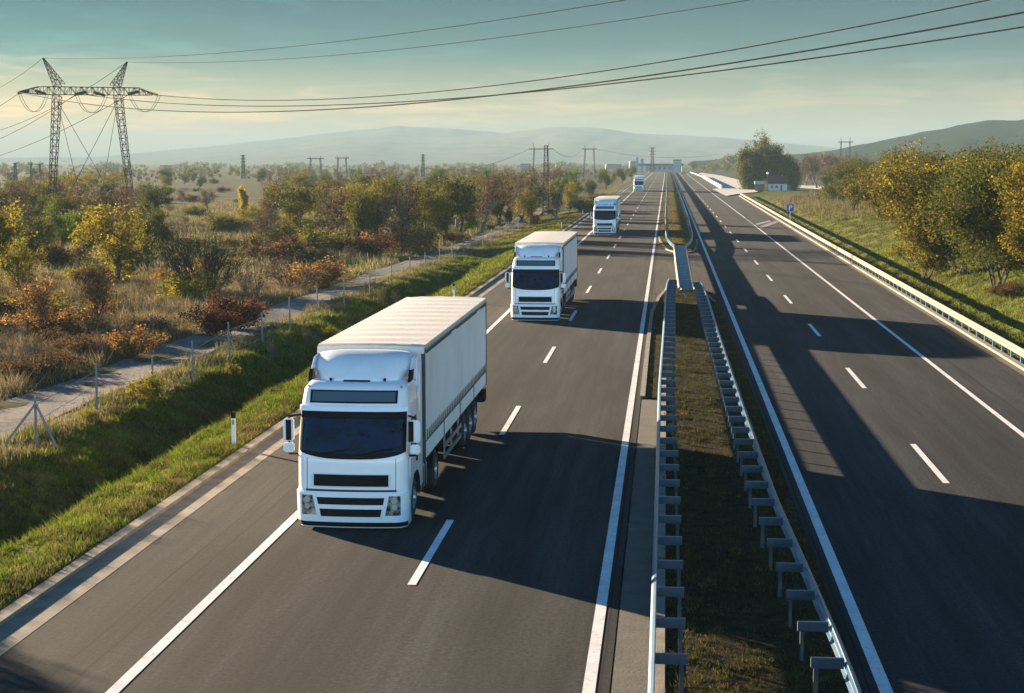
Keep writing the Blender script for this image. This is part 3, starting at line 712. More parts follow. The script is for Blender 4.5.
        for i in range(n_):
            t0_, t1_ = PI*i/n_, PI*(i+1)/n_
            x0, x1 = sg*.80, sg*1.265
            A = [(x0, 1.42+.60*math.cos(t0_), .5+.60*math.sin(t0_)), (x1, 1.42+.60*math.cos(t0_), .5+.60*math.sin(t0_)), (x1, 1.42+.60*math.cos(t1_), .5+.60*math.sin(t1_)), (x0, 1.42+.60*math.cos(t1_), .5+.60*math.sin(t1_))]
            B = [(x0, 1.42+.64*math.cos(t0_), .5+.64*math.sin(t0_)), (x1, 1.42+.64*math.cos(t0_), .5+.64*math.sin(t0_)), (x1, 1.42+.64*math.cos(t1_), .5+.64*math.sin(t1_)), (x0, 1.42+.64*math.cos(t1_), .5+.64*math.sin(t1_))]
            mb.add(A+B, [(0, 1, 2, 3), (7, 6, 5, 4), (1, 5, 6, 2), (0, 3, 7, 4)])
        mb.build('wheel_arch', M['blackm'], T)
        MB().box(min(sg*.98, sg*1.2), max(sg*.98, sg*1.2), .55, .78, .30, .34).build('step', M['blackm'], T)
        # fuel tank and chassis boxes
        MB().prism([(sg*(.72), .42), (sg*.74, .36), (sg*1.16, .36), (sg*1.20, .42), (sg*1.20, .92), (sg*1.16, .98), (sg*.74, .98), (sg*.72, .92)], 2.55, 3.55, 'y').build('fuel_tank', M['tank'], T)
        mb = MB()
        for yb in (2.8, 3.25): mb.box(min(sg*.7, sg*1.21), max(sg*.7, sg*1.21), yb, yb+.05, .35, .99)
        mb.build('tank_band', M['blackm'], T)
        # mudguard of the drive axle
        mb = MB()
        for i in range(10):
            t0_, t1_ = PI*(.05+.9*i/10), PI*(.05+.9*(i+1)/10); 
            q0, q1 = (4.95+.58*math.cos(t0_), .52+.58*math.sin(t0_)), (4.95+.58*math.cos(t1_), .52+.58*math.sin(t1_))
            V_ = [(sg*.6, *q0), (sg*1.22, *q0), (sg*1.22, *q1), (sg*.6, *q1)]; V2 = [(v[0], v[1], v[2]+.02) for v in V_]
            mb.add(V_+V2, [(0, 1, 2, 3), (4, 5, 6, 7), (1, 5, 6, 2)])
        mb.build('mudguard', M['blackm'], T)
    # deflector on the roof: tapering scoop
    V = []; ns_ = 18; rows = [(.92, 3.22, .86), (1.02, 3.33, .95), (1.20, 3.50, 1.08), (1.42, 3.66, 1.13), (1.70, 3.76, 1.16), (2.12, 3.81, 1.17), (2.30, 3.81, 1.17)]
    for (y, z, w) in rows:
        for i in range(ns_+1):
            u = -1+2*i/ns_; e = abs(u)**4
            V.append((w*u, y+.34*e*(1 if y < 2 else .2), z-.10*e))
    nV = len(V)
    Fc = [(j*(ns_+1)+i, j*(ns_+1)+i+1, (j+1)*(ns_+1)+i+1, (j+1)*(ns_+1)+i) for j in range(len(rows)-1) for i in range(ns_)]
    V += [(v[0]*.97, v[1]+.02, v[2]-.05) for v in V]
    Fc += [tuple(nV+i for i in reversed(f)) for f in Fc]
    W_ = ns_+1; rim = list(range(W_))+[j*W_+ns_ for j in range(1, len(rows))]+[(len(rows)-1)*W_+i for i in range(ns_-1, -1, -1)]+[j*W_ for j in range(len(rows)-2, 0, -1)]
    Fc += [(rim[k], rim[k-1], nV+rim[k-1], nV+rim[k]) for k in range(len(rim))]
    mb = MB(); mb.add(V, Fc); d = mb.build('roof_deflector', M['white'], T)
    for p in d.data.polygons: p.use_smooth = True
    for sg in (-1, 1):
        MB().prism([(1.30, 3.16), (2.28, 3.16), (2.28, 3.74), (1.75, 3.70), (1.42, 3.46)], sg*1.17, sg*1.12, 'x').build('deflector_side', M['white'], T, bevel=.02)
        MB().prism([(1.18, 3.20), (1.62, 3.22), (1.70, 3.44), (1.32, 3.46)], sg*1.12, sg*1.18, 'x').build('deflector_gap', M['black'], T)
    MB().box(-.3, .3, .84, .92, 3.22, 3.27).build('roof_hatch', M['black'], T)
    # chassis
    mb = MB()
    for sg in (-1, 1): mb.box(min(sg*.38, sg*.48), max(sg*.38, sg*.48), 1.9, 6.0, .62, .92)
    mb.box(-.5, .5, 5.9, 6.0, .55, .92).box(-.6, .6, 2.3, 2.5, .6, 1.6).box(-.5, .5, 4.3, 5.5, .92, 1.05)
    mb.build('chassis', M['blackm'], T)
    MB().tube((-.85, 1.42, .5), (.85, 1.42, .5), .07, .07, 8).tube((-.85, 4.95, .5), (.85, 4.95, .5), .09, .09, 8).build('axle', M['blackm'], T)
    MB().box(-.72, .72, .1, 1.1, .28, 1.0).box(-.9, .9, 1.0, 2.1, .3, .34).build('underbody', M['blackm'], T)
    for sg in (-1, 1):
        wheel(T, sg*1.21, 1.42, sg); wheel(T, sg*1.23, 4.95, sg, True)
        for ya in (10.9, 12.2, 13.5): wheel(T, sg*1.24, ya, sg, False, .50, .36)
    # ---- trailer
    Y0, Y1 = 2.72, 16.3; ZT = 3.87
    mb = MB(); mb.box(-1.22, 1.22, Y0+.1, Y1-.05, 1.18, ZT-.06); mb.build('load_body', M['tarp'], T)
    # front wall with corner posts
    MB().box(-1.26, 1.26, Y0, Y0+.1, 1.12, ZT-.05).build('front_wall', M['tarp'], T, bevel=.03)
    # roof tarp, slightly sagging between hoops, rolled over the front and side edges
    V = []; ny_, nx2 = 88, 16
    for j in range(ny_+1):
        y = Y0-.03+(Y1-Y0+.04)*j/ny_
        for i in range(nx2+1):
            u = -1+2*i/nx2; x = u*1.275
            sag = -.025*math.sin(PI*((j*(1/8)) % 1))**2*(1-u*u)
            z = ZT+sag+.035*(1-u*u)-(.04 if j == 0 else 0)
            V.append((x, y, z+.006*math.sin(j*2.1+i*1.7)))
    W2 = nx2+1
    Fc = [(j*W2+i, j*W2+i+1, (j+1)*W2+i+1, (j+1)*W2+i) for j in range(ny_) for i in range(nx2)]
    rim = list(range(W2))+[j*W2+nx2 for j in range(1, ny_+1)]+[ny_*W2+i for i in range(nx2-1, -1, -1)]+[j*W2 for j in range(ny_-1, 0, -1)]
    nV = len(V); V += [(V[k][0], V[k][1], (ZT-.17+.03*math.sin(V[k][0]*9)) if V[k][1] < Y0+.02 else ZT-.035) for k in rim]
    Fc += [(rim[k], rim[k-1], nV+(k-1) % len(rim), nV+k) for k in range(len(rim))]
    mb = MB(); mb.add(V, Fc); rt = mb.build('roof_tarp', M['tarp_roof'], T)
    for p in rt.data.polygons: p.use_smooth = True
    try: rt.data.set_sharp_from_angle(angle=math.radians(40))
    except Exception: pass
    # side curtains with dark upper track, scalloped eyelets, buckles, boards
    for sg in (-1, 1):
        V = []; nn_ = 110
        for lay in (0, 1):
            for j in range(7):
                for i in range(nn_+1):
                    y = Y0+.12+(Y1-Y0-.2)*i/nn_; z = 1.56+(3.67-1.56)*j/6
                    bulge = .018*math.sin(i*.47)*math.sin(PI*j/6)+.012*math.sin(i*.13+2)
                    V.append((sg*(1.264+bulge*.6-.02*lay), y, z))
        W3 = nn_+1; K = W3*7
        Fc = [(j*W3+i, j*W3+i+1, (j+1)*W3+i+1, (j+1)*W3+i) for j in range(6) for i in range(nn_)]
        mb = MB(); mb.add(V[:K], Fc); cu_ = mb.build('side_curtain', M['tarp'], T)
        for p in cu_.data.polygons: p.use_smooth = True
        x0, x1 = sorted((sg*1.235, sg*1.27))
        MB().box(x0, x1, Y0+.1, Y1-.05, 3.63, 3.825).build('curtain_track', M['strap'], T)
        mb = MB(); k = 0; y = Y0+.15
        while y < Y1-.15:
            mb.prism([(y, 3.845), (y+.20, 3.845), (y+.14, 3.74), (y+.06, 3.74)], sg*1.275, sg*1.283, 'x'); y += .27
        mb.build('roof_lashing', M['tarp_roof'], T)
        MB().box(x0, x1, Y0+.1, Y1-.05, 1.52, 1.56).build('strap_band', M['strap'], T)
        mb = MB(); y = Y0+.3
        while y < Y1-.3:
            mb.prism([(y+.06, 1.80), (y+.10, 1.81), (y+.14, 1.57), (y+.02, 1.57)], sg*1.284, sg*1.294, 'x'); y += .36
        mb.build('curtain_strap', M['strap'], T)
        bd_ = MB().box(x0, x1, Y0+.1, Y1-.05, 1.14, 1.52).build('side_board', M['tarp'], T)
        mb = MB()
        for y in np.linspace(Y0+.1, Y1-.1, 5): mb.box(*sorted((sg*1.268, sg*1.285)), y-.03, y+.03, 1.12, 1.56)
        mb.build('board_post', M['strap'], bd_)
        x0, x1 = sorted((sg*1.20, sg*1.285))
        MB().box(x0, x1, Y1-.10, Y1, 1.10, ZT-.05).build('corner_post', M['strap'], T)
        MB().box(x0, x1, Y0-.01, Y0+.11, 1.10, ZT-.10).build('corner_post', M['strap'] if sg > 0 else M['tarp'], T)
        # underrun guard, landing leg, mudflap
        mb = MB(); x0, x1 = sorted((sg*1.20, sg*1.235))
        mb.box(x0, x1, 6.6, 10.1, .45, .57).box(x0, x1, 6.6, 10.1, .74, .86)
        for y in (6.9, 8.3, 9.8): mb.box(*sorted((sg*1.16, sg*1.20)), y-.04, y+.04, .45, 1.12)
        mb.build('underrun_guard', M['tank'], T)
        MB().box(*sorted((sg*.75, sg*.9)), 6.1, 6.25, .35, 1.1).box(*sorted((sg*.7, sg*.95)), 6.05, 6.3, .28, .35).build('landing_leg', M['blackm'], T)
        MB().box(*sorted((sg*.82, sg*1.22)), 14.15, 14.18, .25, 1.0).build('mudflap', M['black'], T)
        MB().box(*sorted((sg*1.0, sg*1.27)), Y1-.45, Y1, .62, 1.02).build('rear_light_box', M['black'], T)
        MB().box(*sorted((sg*1.285, sg*1.34)), Y1-.06, Y1, 1.02, 1.06).build('side_marker', M['orange'], T)
    mb = MB()
    for sg in (-1, 1): mb.box(*sorted((sg*.42, sg*.55)), 4.4, Y1-.1, .98, 1.12)
    for y in np.arange(4.6, 16, 1.2): mb.box(-1.2, 1.2, y, y+.08, 1.02, 1.14)
    for ya in (10.9, 12.2, 13.5): mb.tube((-.9, ya, .5), (.9, ya, .5), .08, .08, 8); mb.box(-.6, .6, ya-.1, ya+.1, .5, 1.0)
    mb.box(-1.2, 1.2, Y1-.15, Y1-.05, .55, .68)
    mb.build('trailer_frame', M['blackm'], T)
    MB().box(-.95, .95, 6.5, 10.2, .50, 1.02).build('pallet_box', M['blackm'], T)  # pallet box filled solid to block sun passing under the trailer
    MB().box(-.9, .9, 10.3, 15.9, .62, 1.0).build('axle_light_block', M['blackm'], T)  # added solid block that stops sun between the trailer axles
    MB().box(-.95, .95, 2.3, 6.3, .5, 1.0).build('tractor_light_block', M['blackm'], T)  # added solid block that stops sun between the fuel tanks
    MB().box(-1.2, 1.2, Y1-.05, Y1-.01, 1.15, ZT-.12).build('rear_door', M['tarp'], T)
    return T
TL = ['white articulated truck nearest the camera, driving in the slow lane with its pale tarpaulin trailer', 'second white articulated truck in the line, following the front truck', 'third white articulated truck in the line, small in the distance', 'fourth and farthest white truck, tiny near the end of the left carriageway']
trk0 = make_truck()
for i, (x, y) in enumerate([(-6.93, 35.95), (-6.62, 84.3), (-6.72, 182.5), (-7.15, 428)]):
    t = trk0 if i == 0 else copy_tree(trk0)
    t.location = (x, y, .012); tag(t, TL[i], 'truck', 'white trucks driving in a line towards the camera')
# truck going away on the right carriageway
x, y = gpt(684, 174.2)
r = empty('lorry', (x, y, .01), 0, 'tiny yellow green truck driving away far off on the right carriageway', 'truck')
bb = MB().box(-1.25, 1.25, 0, 8, 1.1, 3.9).build('box_body', M['truck_yellow'], r, bevel=.05)
MB().box(-1.2, 1.2, 8.4, 10.2, .7, 3.0).build('cab', M['white'], r, bevel=.1)
MB().box(-1.2, 1.2, 0, 10, .75, 1.1).build('chassis', M['blackm'], r)
for sg in (-1, 1):
    wheel(r, sg*1.2, 1.8, sg, True); wheel(r, sg*1.2, 9.2, sg)
    MB().box(*sorted((sg*.8, sg*1.15)), -.03, 0, .8, .95).build('tail_light', M['red'], r)

# ------------------------------------------------------------------ pylons and lines
def lattice(mb, p0, p1, w0, w1, n, r=.05, rb=.035, up=None):
    p0, p1 = Vector(p0), Vector(p1); d = (p1-p0).normalized()
    a = (up.cross(d) if up is not None else Vector((1, 0, 0))-d*d.x).normalized(); b_ = d.cross(a)
    def cor(t):
        c = p0.lerp(p1, t); w = (w0+(w1-w0)*t)/2; return [c+a*w*i+b_*w*j for i, j in ((-1, -1), (1, -1), (1, 1), (-1, 1))]
    pr = cor(0)
    for k in range(n):
        cu = cor((k+1)/n)
        for i in range(4):
            mb.tube(pr[i], cu[i], r, r, 4, cap=False); j = (i+1) % 4
            mb.tube(pr[i] if k % 2 else pr[j], cu[j] if k % 2 else cu[i], rb, rb, 3, cap=False)
            mb.tube(cu[i], cu[j], rb, rb, 3, cap=False)
        pr = cu
PD = lambda x: 212+(x-18)/139*15
pyl = empty('power_pylon', (0, 0, 0), 0, 'large guyed lattice pylon with two legs, crossarm and two horned peaks', 'pylon')
LT, RT = dpt(57, 96, PD(57)), dpt(118, 95, PD(118))
def ground_under(px, D, y=233):
    p = dpt(px, y, D); z = float(gz(p.x, p.y)); return Vector((p.x, p.y, z))
LB, RB = ground_under(50, PD(50)), ground_under(135, PD(130), 228)
for A, B in ((LB, LT), (RB, RT)):
    mb = MB(); lattice(mb, A, B, .55, .95, 22); mb.build('leg', M['pole'], pyl)
up = Vector((0, 0, 1))
mb = MB(); aL, aR = dpt(40, 90.5, PD(40)), dpt(137, 91.5, PD(137)); lattice(mb, aL, aR, 1.0, 1.0, 18, .05, .04, up)
for tip, e in ((dpt(22, 91.5, PD(22)), aL), (dpt(152, 94.5, PD(152)), aR)): lattice(mb, e, tip, 1.0, .2, 4, .05, .035, up)
mb.build('crossarm', M['pole'], pyl)
for top, lo in ((dpt(43, 58, PD(43)), dpt(60, 87, PD(60))), (dpt(127, 62, PD(127)), dpt(115, 88, PD(115)))):
    mb = MB(); lattice(mb, lo, top, 1.15, .12, 8, .045, .035); mb.build('peak', M['pole'], pyl)
for a, px, y in ((LT, 132, 226), (RT, 48, 226), (LT, 88, 215), (RT, 96, 215)):
    q_ = ground_under(px, PD(px)+(12 if y == 215 else 0)); MB().tube(a-Vector((0, 0, .6)), q_, .035, .035, 4).build('guy_wire', M['wire'], pyl)
for x0, x1, yy_ in ((18, 46, 94), (75, 105, 95.5), (128, 158, 95)):
    A, B = dpt(x0, yy_-1, PD(x0)), dpt(x1, yy_, PD(x1)); mid = (A+B)/2+Vector((0, 0, .5))
    for e in (A, B):
        mb = MB(); n_ = 16
        c = mid+(e-mid)*.25
        for i in range(n_):
            p = c.lerp(e, i/n_); q_ = c.lerp(e, (i+.6)/n_); mb.tube(p, q_, .20, .20, 6)
        mb.tube(c, e, .04, .04, 4); mb.build('insulator', M['insul'], pyl)
    for o in (0, .35):
        pts = [A.lerp(B, t)+Vector((o, 0, -2.3*(1-abs(2*t-1)**2.4))) for t in np.linspace(0, 1, 15)]
        MB().path(pts, .03, 4).build('jumper', M['wire'], pyl)
def span(A, B, sag, r, label, n=60):
    pts = [(Vector(A).lerp(Vector(B), t)-Vector((0, 0, 4*sag*t*(1-t)))) for t in np.linspace(0, 1, n)]
    tag(MB().path(pts, r, 5).build('power_cable', M['wire']), label, 'power cable', 'overhead cables hung from the pylons')
# the next pylon of the line stands to the right of the road, outside the picture
base2 = Vector((55, 40, 0)); dv = (Vector((-75.8, 215.6, 0))-base2).normalized(); pv = Vector((dv.y, -dv.x, 0))
gz2 = float(gz(55, 40))
def p2(o, h): return Vector((base2.x+pv.x*o, base2.y+pv.y*o, h))
W = {'c1': ((18, 92), -9, 20, 6.0), 'c2': ((88, 95), 0, 20, 5.0), 'c3': ((157, 95), 9, 26, 6.0), 'e1': ((43, 58), -5.5, 22, 3.5), 'e2': ((127, 62), 5.5, 24, 4.0)}
WL = {'c1': 'thick conductor running from the left tip of the crossarm to the upper right', 'c2': 'thick conductor running from the middle of the crossarm, lowest of the right hand cables', 'c3': 'thick conductor from the right tip of the crossarm, highest of the three thick cables', 'e1': 'thin earth wire running from the left peak, topmost cable over the road', 'e2': 'thin earth wire running from the right peak, second cable from the top'}
pyl2 = empty('power_pylon', (0, 0, 0), 0, 'second guyed lattice pylon beyond the right edge of the picture', 'pylon')
for o in (-4.5, 4.5):
    mb = MB(); lattice(mb, p2(o*1.3, gz2), p2(o, 22), .55, .95, 22); mb.build('leg', M['pole'], pyl2)
    mb = MB(); lattice(mb, p2(o, 22), p2(o*1.2, 24.2), .9, .12, 6); mb.build('peak', M['pole'], pyl2)
mb = MB(); lattice(mb, p2(-9, 22), p2(9, 22.5), .9, .9, 18, .05, .04, up); mb.build('crossarm', M['pole'], pyl2)
mb = MB()
for k in ('c1', 'c2', 'c3'): mb.tube(p2(W[k][1], 22.3), p2(W[k][1], W[k][2]), .1, .1, 6)
mb.build('insulator', M['insul'], pyl2)
for k, ((x, y), o, h, s) in W.items(): span(dpt(x, y, PD(x)), p2(o, h), s, .045 if k[0] == 'c' else .028, WL[k])
# the line going on to the left
for (x, y), (x1, y1), s, lab in (((43, 58), (-60, 100), 2, 'thin earth wire leaving the left peak towards the left edge'), ((127, 62), (-70, 140), 3, 'thin earth wire leaving the right peak and passing behind the crossarm'),
        ((18, 94), (-90, 128), 2.0, 'conductor leaving the left crossarm tip, upper cable at the left edge'), ((75, 95), (-90, 158), 2.5, 'conductor leaving the middle of the crossarm, middle cable at the left edge'), ((128, 95), (-90, 172), 2.5, 'conductor leaving the right crossarm end, lowest cable at the left edge')):
    span(dpt(x, y, PD(x)), dpt(x1, y1, 330), s, .04, lab, 24)
def portal(x0, x1, yt, D, label):
    A, B = dpt(x0, yt, D), dpt(x1, yt, D); w = (B-A).length; u = (B-A).normalized(); r = D/1665*.42
    root = empty('power_pylon', (0, 0, 0), 0, label, 'pylon', 'small distant power pylons')
    for f in (.22, .78):
        t = A.lerp(B, f); bt = Vector((t.x, t.y, float(gz(t.x, t.y)))); mb = MB(); h = t.z-bt.z
        lattice(mb, bt+u*(f-.5)*h*.2, t, r*2.2, r*3, 9, r*.5, r*.3); mb.build('leg', M['pole'], root)
        MB().tube(t, t+Vector((0, 0, h*.14))+u*(f-.5)*w*.15, r*1.0, r*.5, 4).build('peak', M['pole'], root)
    MB().tube(A, B, r*1.4, r*1.4, 4).build('crossarm', M['pole'], root)
    return A, B
def mast(x, yt, D, label, w=.8, arms=True):
    T_ = dpt(x, yt, D); root = empty('lattice_mast', (0, 0, 0), 0, label, 'mast', None)
    bz = float(gz(T_.x, T_.y)); mb = MB(); lattice(mb, (T_.x, T_.y, bz), T_, w*1.25, w*.6, 14, D/1665*.33, D/1665*.2); mb.build('tower', M['pole'], root)
    if arms:
        for f in (.03, .22, .4):
            z = T_.z-(T_.z-bz)*f*.7; MB().box(T_.x-w*1.1, T_.x+w*1.1, T_.y-.1, T_.y+.1, z-.08*w, z+.08*w).build('crossarm', M['pole'], root)
pA = portal(529, 553, 149, 500, 'small portal pylon beside the tall lattice mast above the trees')
pB = portal(582, 597, 149, 800, 'small portal pylon to the right of the lattice mast, over the yellow green trees')
portal(307, 324, 158.5, 820, 'tiny portal pylon on the hazy horizon, left of a near identical pair'); portal(335, 349, 158, 850, 'tiny portal pylon on the hazy horizon, right of a near identical pair')
portal(28, 43, 164, 600, 'small portal pylon at the left edge, seen left of the large pylon leg'); portal(838, 853, 142, 800, 'small portal pylon in front of the hill on the right')
mast(546, 145.5, 272, 'tall dark lattice mast rising from the roadside trees left of the trucks', .8, False)
mast(15, 163, 600, 'small lattice mast at the far left edge on the horizon', .9); mast(243, 155, 800, 'small lattice mast on the horizon above the golden tree', 1.3)
mast(423, 154.5, 850, 'small lattice mast on the horizon over the middle of the tree belt', 1.3); mast(652.5, 147.5, 1050, 'lattice mast standing beyond the end of the left carriageway', 2.0)
for (A, B, s) in ((pA[1], pB[0], 3.0), (dpt(425, 168, 480), pA[0], 2.5), (pB[1], dpt(720, 154, 900), 3)):
    span(A, B, s, .05, 'faint sagging cable between the small distant pylons', 24)

# ------------------------------------------------------------------ buildings
def bx(root, name, x0, x1, y0, y1, z0, z1, mat, bevel=0): return MB().box(x0, x1, y0, y1, z0, z1).build(name, M[mat], root, bevel=bevel)
# station building and gantry over the far end of the road
r = empty('overpass_building', (0, 1120, 0), 0, 'low blue grey building and bridge across the far end of the motorway', 'building')
bx(r, 'bridge_deck', -19, 11, 0, 9, 3.8, 5.2, 'slate'); bx(r, 'wall', -14, 4.0, 2, 8, -.5, 3.8, 'blue_wall'); bx(r, 'stair_tower', 4.0, 9.5, -.5, 8, -.5, 7.2, 'blue_wall')
bx(r, 'roof', 3.7, 9.8, -.8, 8.3, 7.2, 7.9, 'slate')
for i in range(5): bx(r, 'window', -12+i*3.2, -10.4+i*3.2, 1.93, 1.99, 1.2, 2.7, 'glass_grey')
bx(r, 'column', -20.5, -19.0, 1, 3, -1, 9.5, 'blue_wall'); bx(r, 'column', -17.5, -15.5, 1, 3, -1, 8.6, 'blue_wall')
# white hut with red roof under the willow
hx, hy = gpt(775, 190.5); 
r = empty('roadside_hut', (hx+.3, hy, 0), 0, 'white roadside hut with a dark red tiled roof under the big willow', 'building')
bx(r, 'wall', -3.6, 5.2, 0, 6, -.2, 2.5, 'plaster')
MB().prism([(-.6, 2.45), (6.6, 2.45), (3.0, 5.4)], -4.0, 5.6, 'x').build('roof', M['roof_red'], r)
bx(r, 'chimney', 2.6, 3.2, 3.6, 4.2, 3.5, 5.8, 'concrete'); d = bx(r, 'door', 2.0, 2.9, -.05, -.01, -.1, 2.0, 'wood')
for a in (-2.6, -.4): w_ = bx(r, 'window', a, a+1.2, -.04, -.005, .9, 1.9, 'glass_grey'); bx(w_, 'sill', a-.1, a+1.3, -.12, -.005, .8, .9, 'concrete')
bx(r, 'annex', 5.2, 7.0, 1, 5, -.2, 2.0, 'wood'); r.scale = (.55, .55, .72)
kx, ky = gpt(759.5, 191.5)
r = empty('bus_shelter', (kx, ky, 0), 0, 'small open shelter with a pale flat panel roof, left of the white hut', 'shelter')
bx(r, 'roof', -2.4, 2.4, -1.2, 1.6, 3.0, 4.3, 'blue_wall', .05); bx(r, 'back_wall', -2.0, 2.0, 1.3, 1.4, 0, 3.0, 'wood')
for a in (-2.1, 1.95): bx(r, 'post', a, a+.15, -1.0, -.85, 0, 3.0, 'wood')
bx(r, 'bench', -1.7, 1.7, .7, 1.2, .42, .5, 'wood'); r.scale = (.55, .55, .62)
lx, ly = gpt(767.5, 191.0)
r = empty('street_lamp', (lx, ly, 0), 0, 'slim post with a white globe lamp beside the white hut', 'street lamp')
MB().tube((0, 0, 0), (0, 0, 4.3), .07, .05, 8).build('pole', M['pole'], r)
MB().lathe([(-.36*math.cos(t), .001+.36*math.sin(t)) for t in np.linspace(0, PI, 9)], 14, 'z', (0, 0, 4.6)).build('globe', M['sign_white'], r)
# low hedge in front of the hut
# long white parapet beside the parking area
pa = [gpt(x, y) for x, y in [(720.8, 188.8), (712, 183.2), (702.8, 177.8)]]
mb = MB()
(x0, y0), (x1, y1) = pa[0], pa[2]
mb.prism([(x0, y0), (x0+.45, y0), (x1+.45, y1), (x1, y1)], 0, .95, 'z')
tag(mb.build('concrete_barrier', M['sign_white'], bevel=.04), 'long white concrete barrier between the road and the parking area', 'barrier')
pk2 = [gpt(x, y) for x, y in [(702.6, 177.5), (697, 175.0), (690, 172.6)]]
mb = MB()
for (x0, y0), (x1, y1) in zip(pk2[:-1], pk2[1:]): mb.prism([(x0, y0), (x0+.5, y0), (x1+.5, y1), (x1, y1)], 0, .5, 'z')
tag(mb.build('concrete_barrier', M['concrete_l']), 'lower pale kerb wall continuing beyond the white barrier', 'barrier')
# reed fence on the bank
r = empty('stake_fence', (0, 0, 0), 0, 'rough fence of weathered stakes along the top of the grass bank', 'fence')
for i in range(46):
    px = 776+i*2.6+random.uniform(-.7, .7); X, Y = gpt(px, 203-(i*.05), 1.0); z = float(gz(X, Y)); h = random.uniform(1.1, 1.8)
    MB().tube((X, Y, z-.2), (X+random.uniform(-.15, .15), Y, z+h), .07, .06, 5).build('stake', M['wood'], r)
# distant blocks in the haze
BL = [(100, 116, 166, 1500, 'hazy apartment block on the horizon behind the large pylon'), (163, 169, 166, 1600, 'small hazy tower block right of the large pylon on the horizon'), (196, 203, 168, 1600, 'low hazy block on the left horizon'),
      (520, 531, 164.5, 1500, 'pale hazy block left of the portal pylon and lattice mast'), (556, 575, 165.5, 1500, 'long hazy block between the two small portal pylons'), (606, 622, 165, 1500, 'hazy factory hall beyond the third truck'), (630, 636, 162, 1500, 'hazy block left of the far end of the road')]
for x0, x1, yt, D, lab in BL:
    A, B = dpt(x0, yt, D), dpt(x1, yt, D); r = empty('apartment_block', ((A.x+B.x)/2, A.y, 0), PSI, lab, 'building', 'hazy buildings on the horizon'); w = (B-A).length/2
    z1 = A.z+0; bx(r, 'wall', -w, w, 0, 14, -4, z1, 'far_wall'); bx(r, 'roof', -w*.96, w*.96, .3, 13.7, z1, z1+.8, 'slate')

# ------------------------------------------------------------------ hills
def fbm(x, seed):
    r_ = np.random.default_rng(seed); y = np.zeros_like(x)
    for k in range(6): y += np.sin(x*(.9*1.9**k)+r_.uniform(0, 6))*(.6**k)
    return y
def ridge(name, prof, D, mat, amp, seed, depth=.28):
    xs_ = np.linspace(prof[0][0], prof[-1][0], 260); yt = np.interp(xs_, [p[0] for p in prof], [p[1] for p in prof])
    rows = 26; V = []
    r_ = fbm(xs_*.03, seed)
    for j in range(rows):
        v = j/(rows-1); Dj = D*(1-depth+2*depth*v); prof_ = 1-abs(2*v-1); sh = prof_**.8
        nz_ = fbm(xs_*.05+v*9, seed+3)*.35+fbm(xs_*.11-v*14, seed+9)*.22
        for i, x in enumerate(xs_):
            p = dpt(x, CY, Dj); top = dpt(x, yt[i], D).z+r_[i]*amp*D/1665
            V.append((p.x, p.y, -6+(top+6)*sh*(1+.16*nz_[i]*(1-sh*.9))))
    n = len(xs_); Fc = [(j*n+i, j*n+i+1, (j+1)*n+i+1, (j+1)*n+i) for j in range(rows-1) for i in range(n-1)]
    return tag(mesh_from(name, V, Fc, mat, smooth=True), kind='structure')
def hill_mat(name, stops):
    m, nt, b = newmat(name); r = ramp(nt, noise(nt, .006, 8, .68, posvec(nt)).outputs['Fac'], stops); L(nt, r, 0, b, 'Base Color'); b.inputs['Roughness'].default_value = 1; b.inputs['Specular IOR Level'].default_value = 0
    bp = N(nt, 'ShaderNodeBump'); bp.inputs['Strength'].default_value = .8; bp.inputs['Distance'].default_value = 8
    L(nt, noise(nt, .03, 6, .75, posvec(nt)), 'Fac', bp, 'Height'); L(nt, bp, 0, b, 'Normal'); return m
mh = hill_mat('hazy_pale_hill', [(.35, (.12, .115, .08)), (.5, (.22, .20, .14)), (.62, (.14, .14, .09)), (.75, (.28, .25, .18))])  # lightened base colour stands in for thicker haze over the ridges
ridge('mountains', [(60, 166), (140, 160), (230, 150), (300, 144), (350, 137), (380, 135), (430, 138), (470, 136), (520, 131), (560, 127), (600, 128.5), (650, 133), (700, 136), (760, 141), (830, 148), (900, 155), (960, 160)], 5600, mh, .5, 4)
ridge('mountains', [(-60, 160), (100, 156), (200, 148), (280, 139), (340, 131), (400, 126), (450, 128), (520, 134), (600, 140)], 6050, mh, .5, 8, .15)
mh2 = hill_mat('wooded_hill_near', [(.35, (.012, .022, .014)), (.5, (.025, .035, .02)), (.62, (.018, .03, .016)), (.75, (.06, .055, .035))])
ridge('hills', [(690, 161), (740, 158), (780, 155), (830, 149), (880, 139), (910, 133.5), (950, 125), (975, 121), (1000, 119.5), (1024, 117.5), (1080, 115), (1200, 120), (1350, 140)], 1700, mh2, .45, 12)
ridge('hills', [(-100, 166), (0, 163), (90, 166), (200, 168)], 2600, mh, .6, 21)

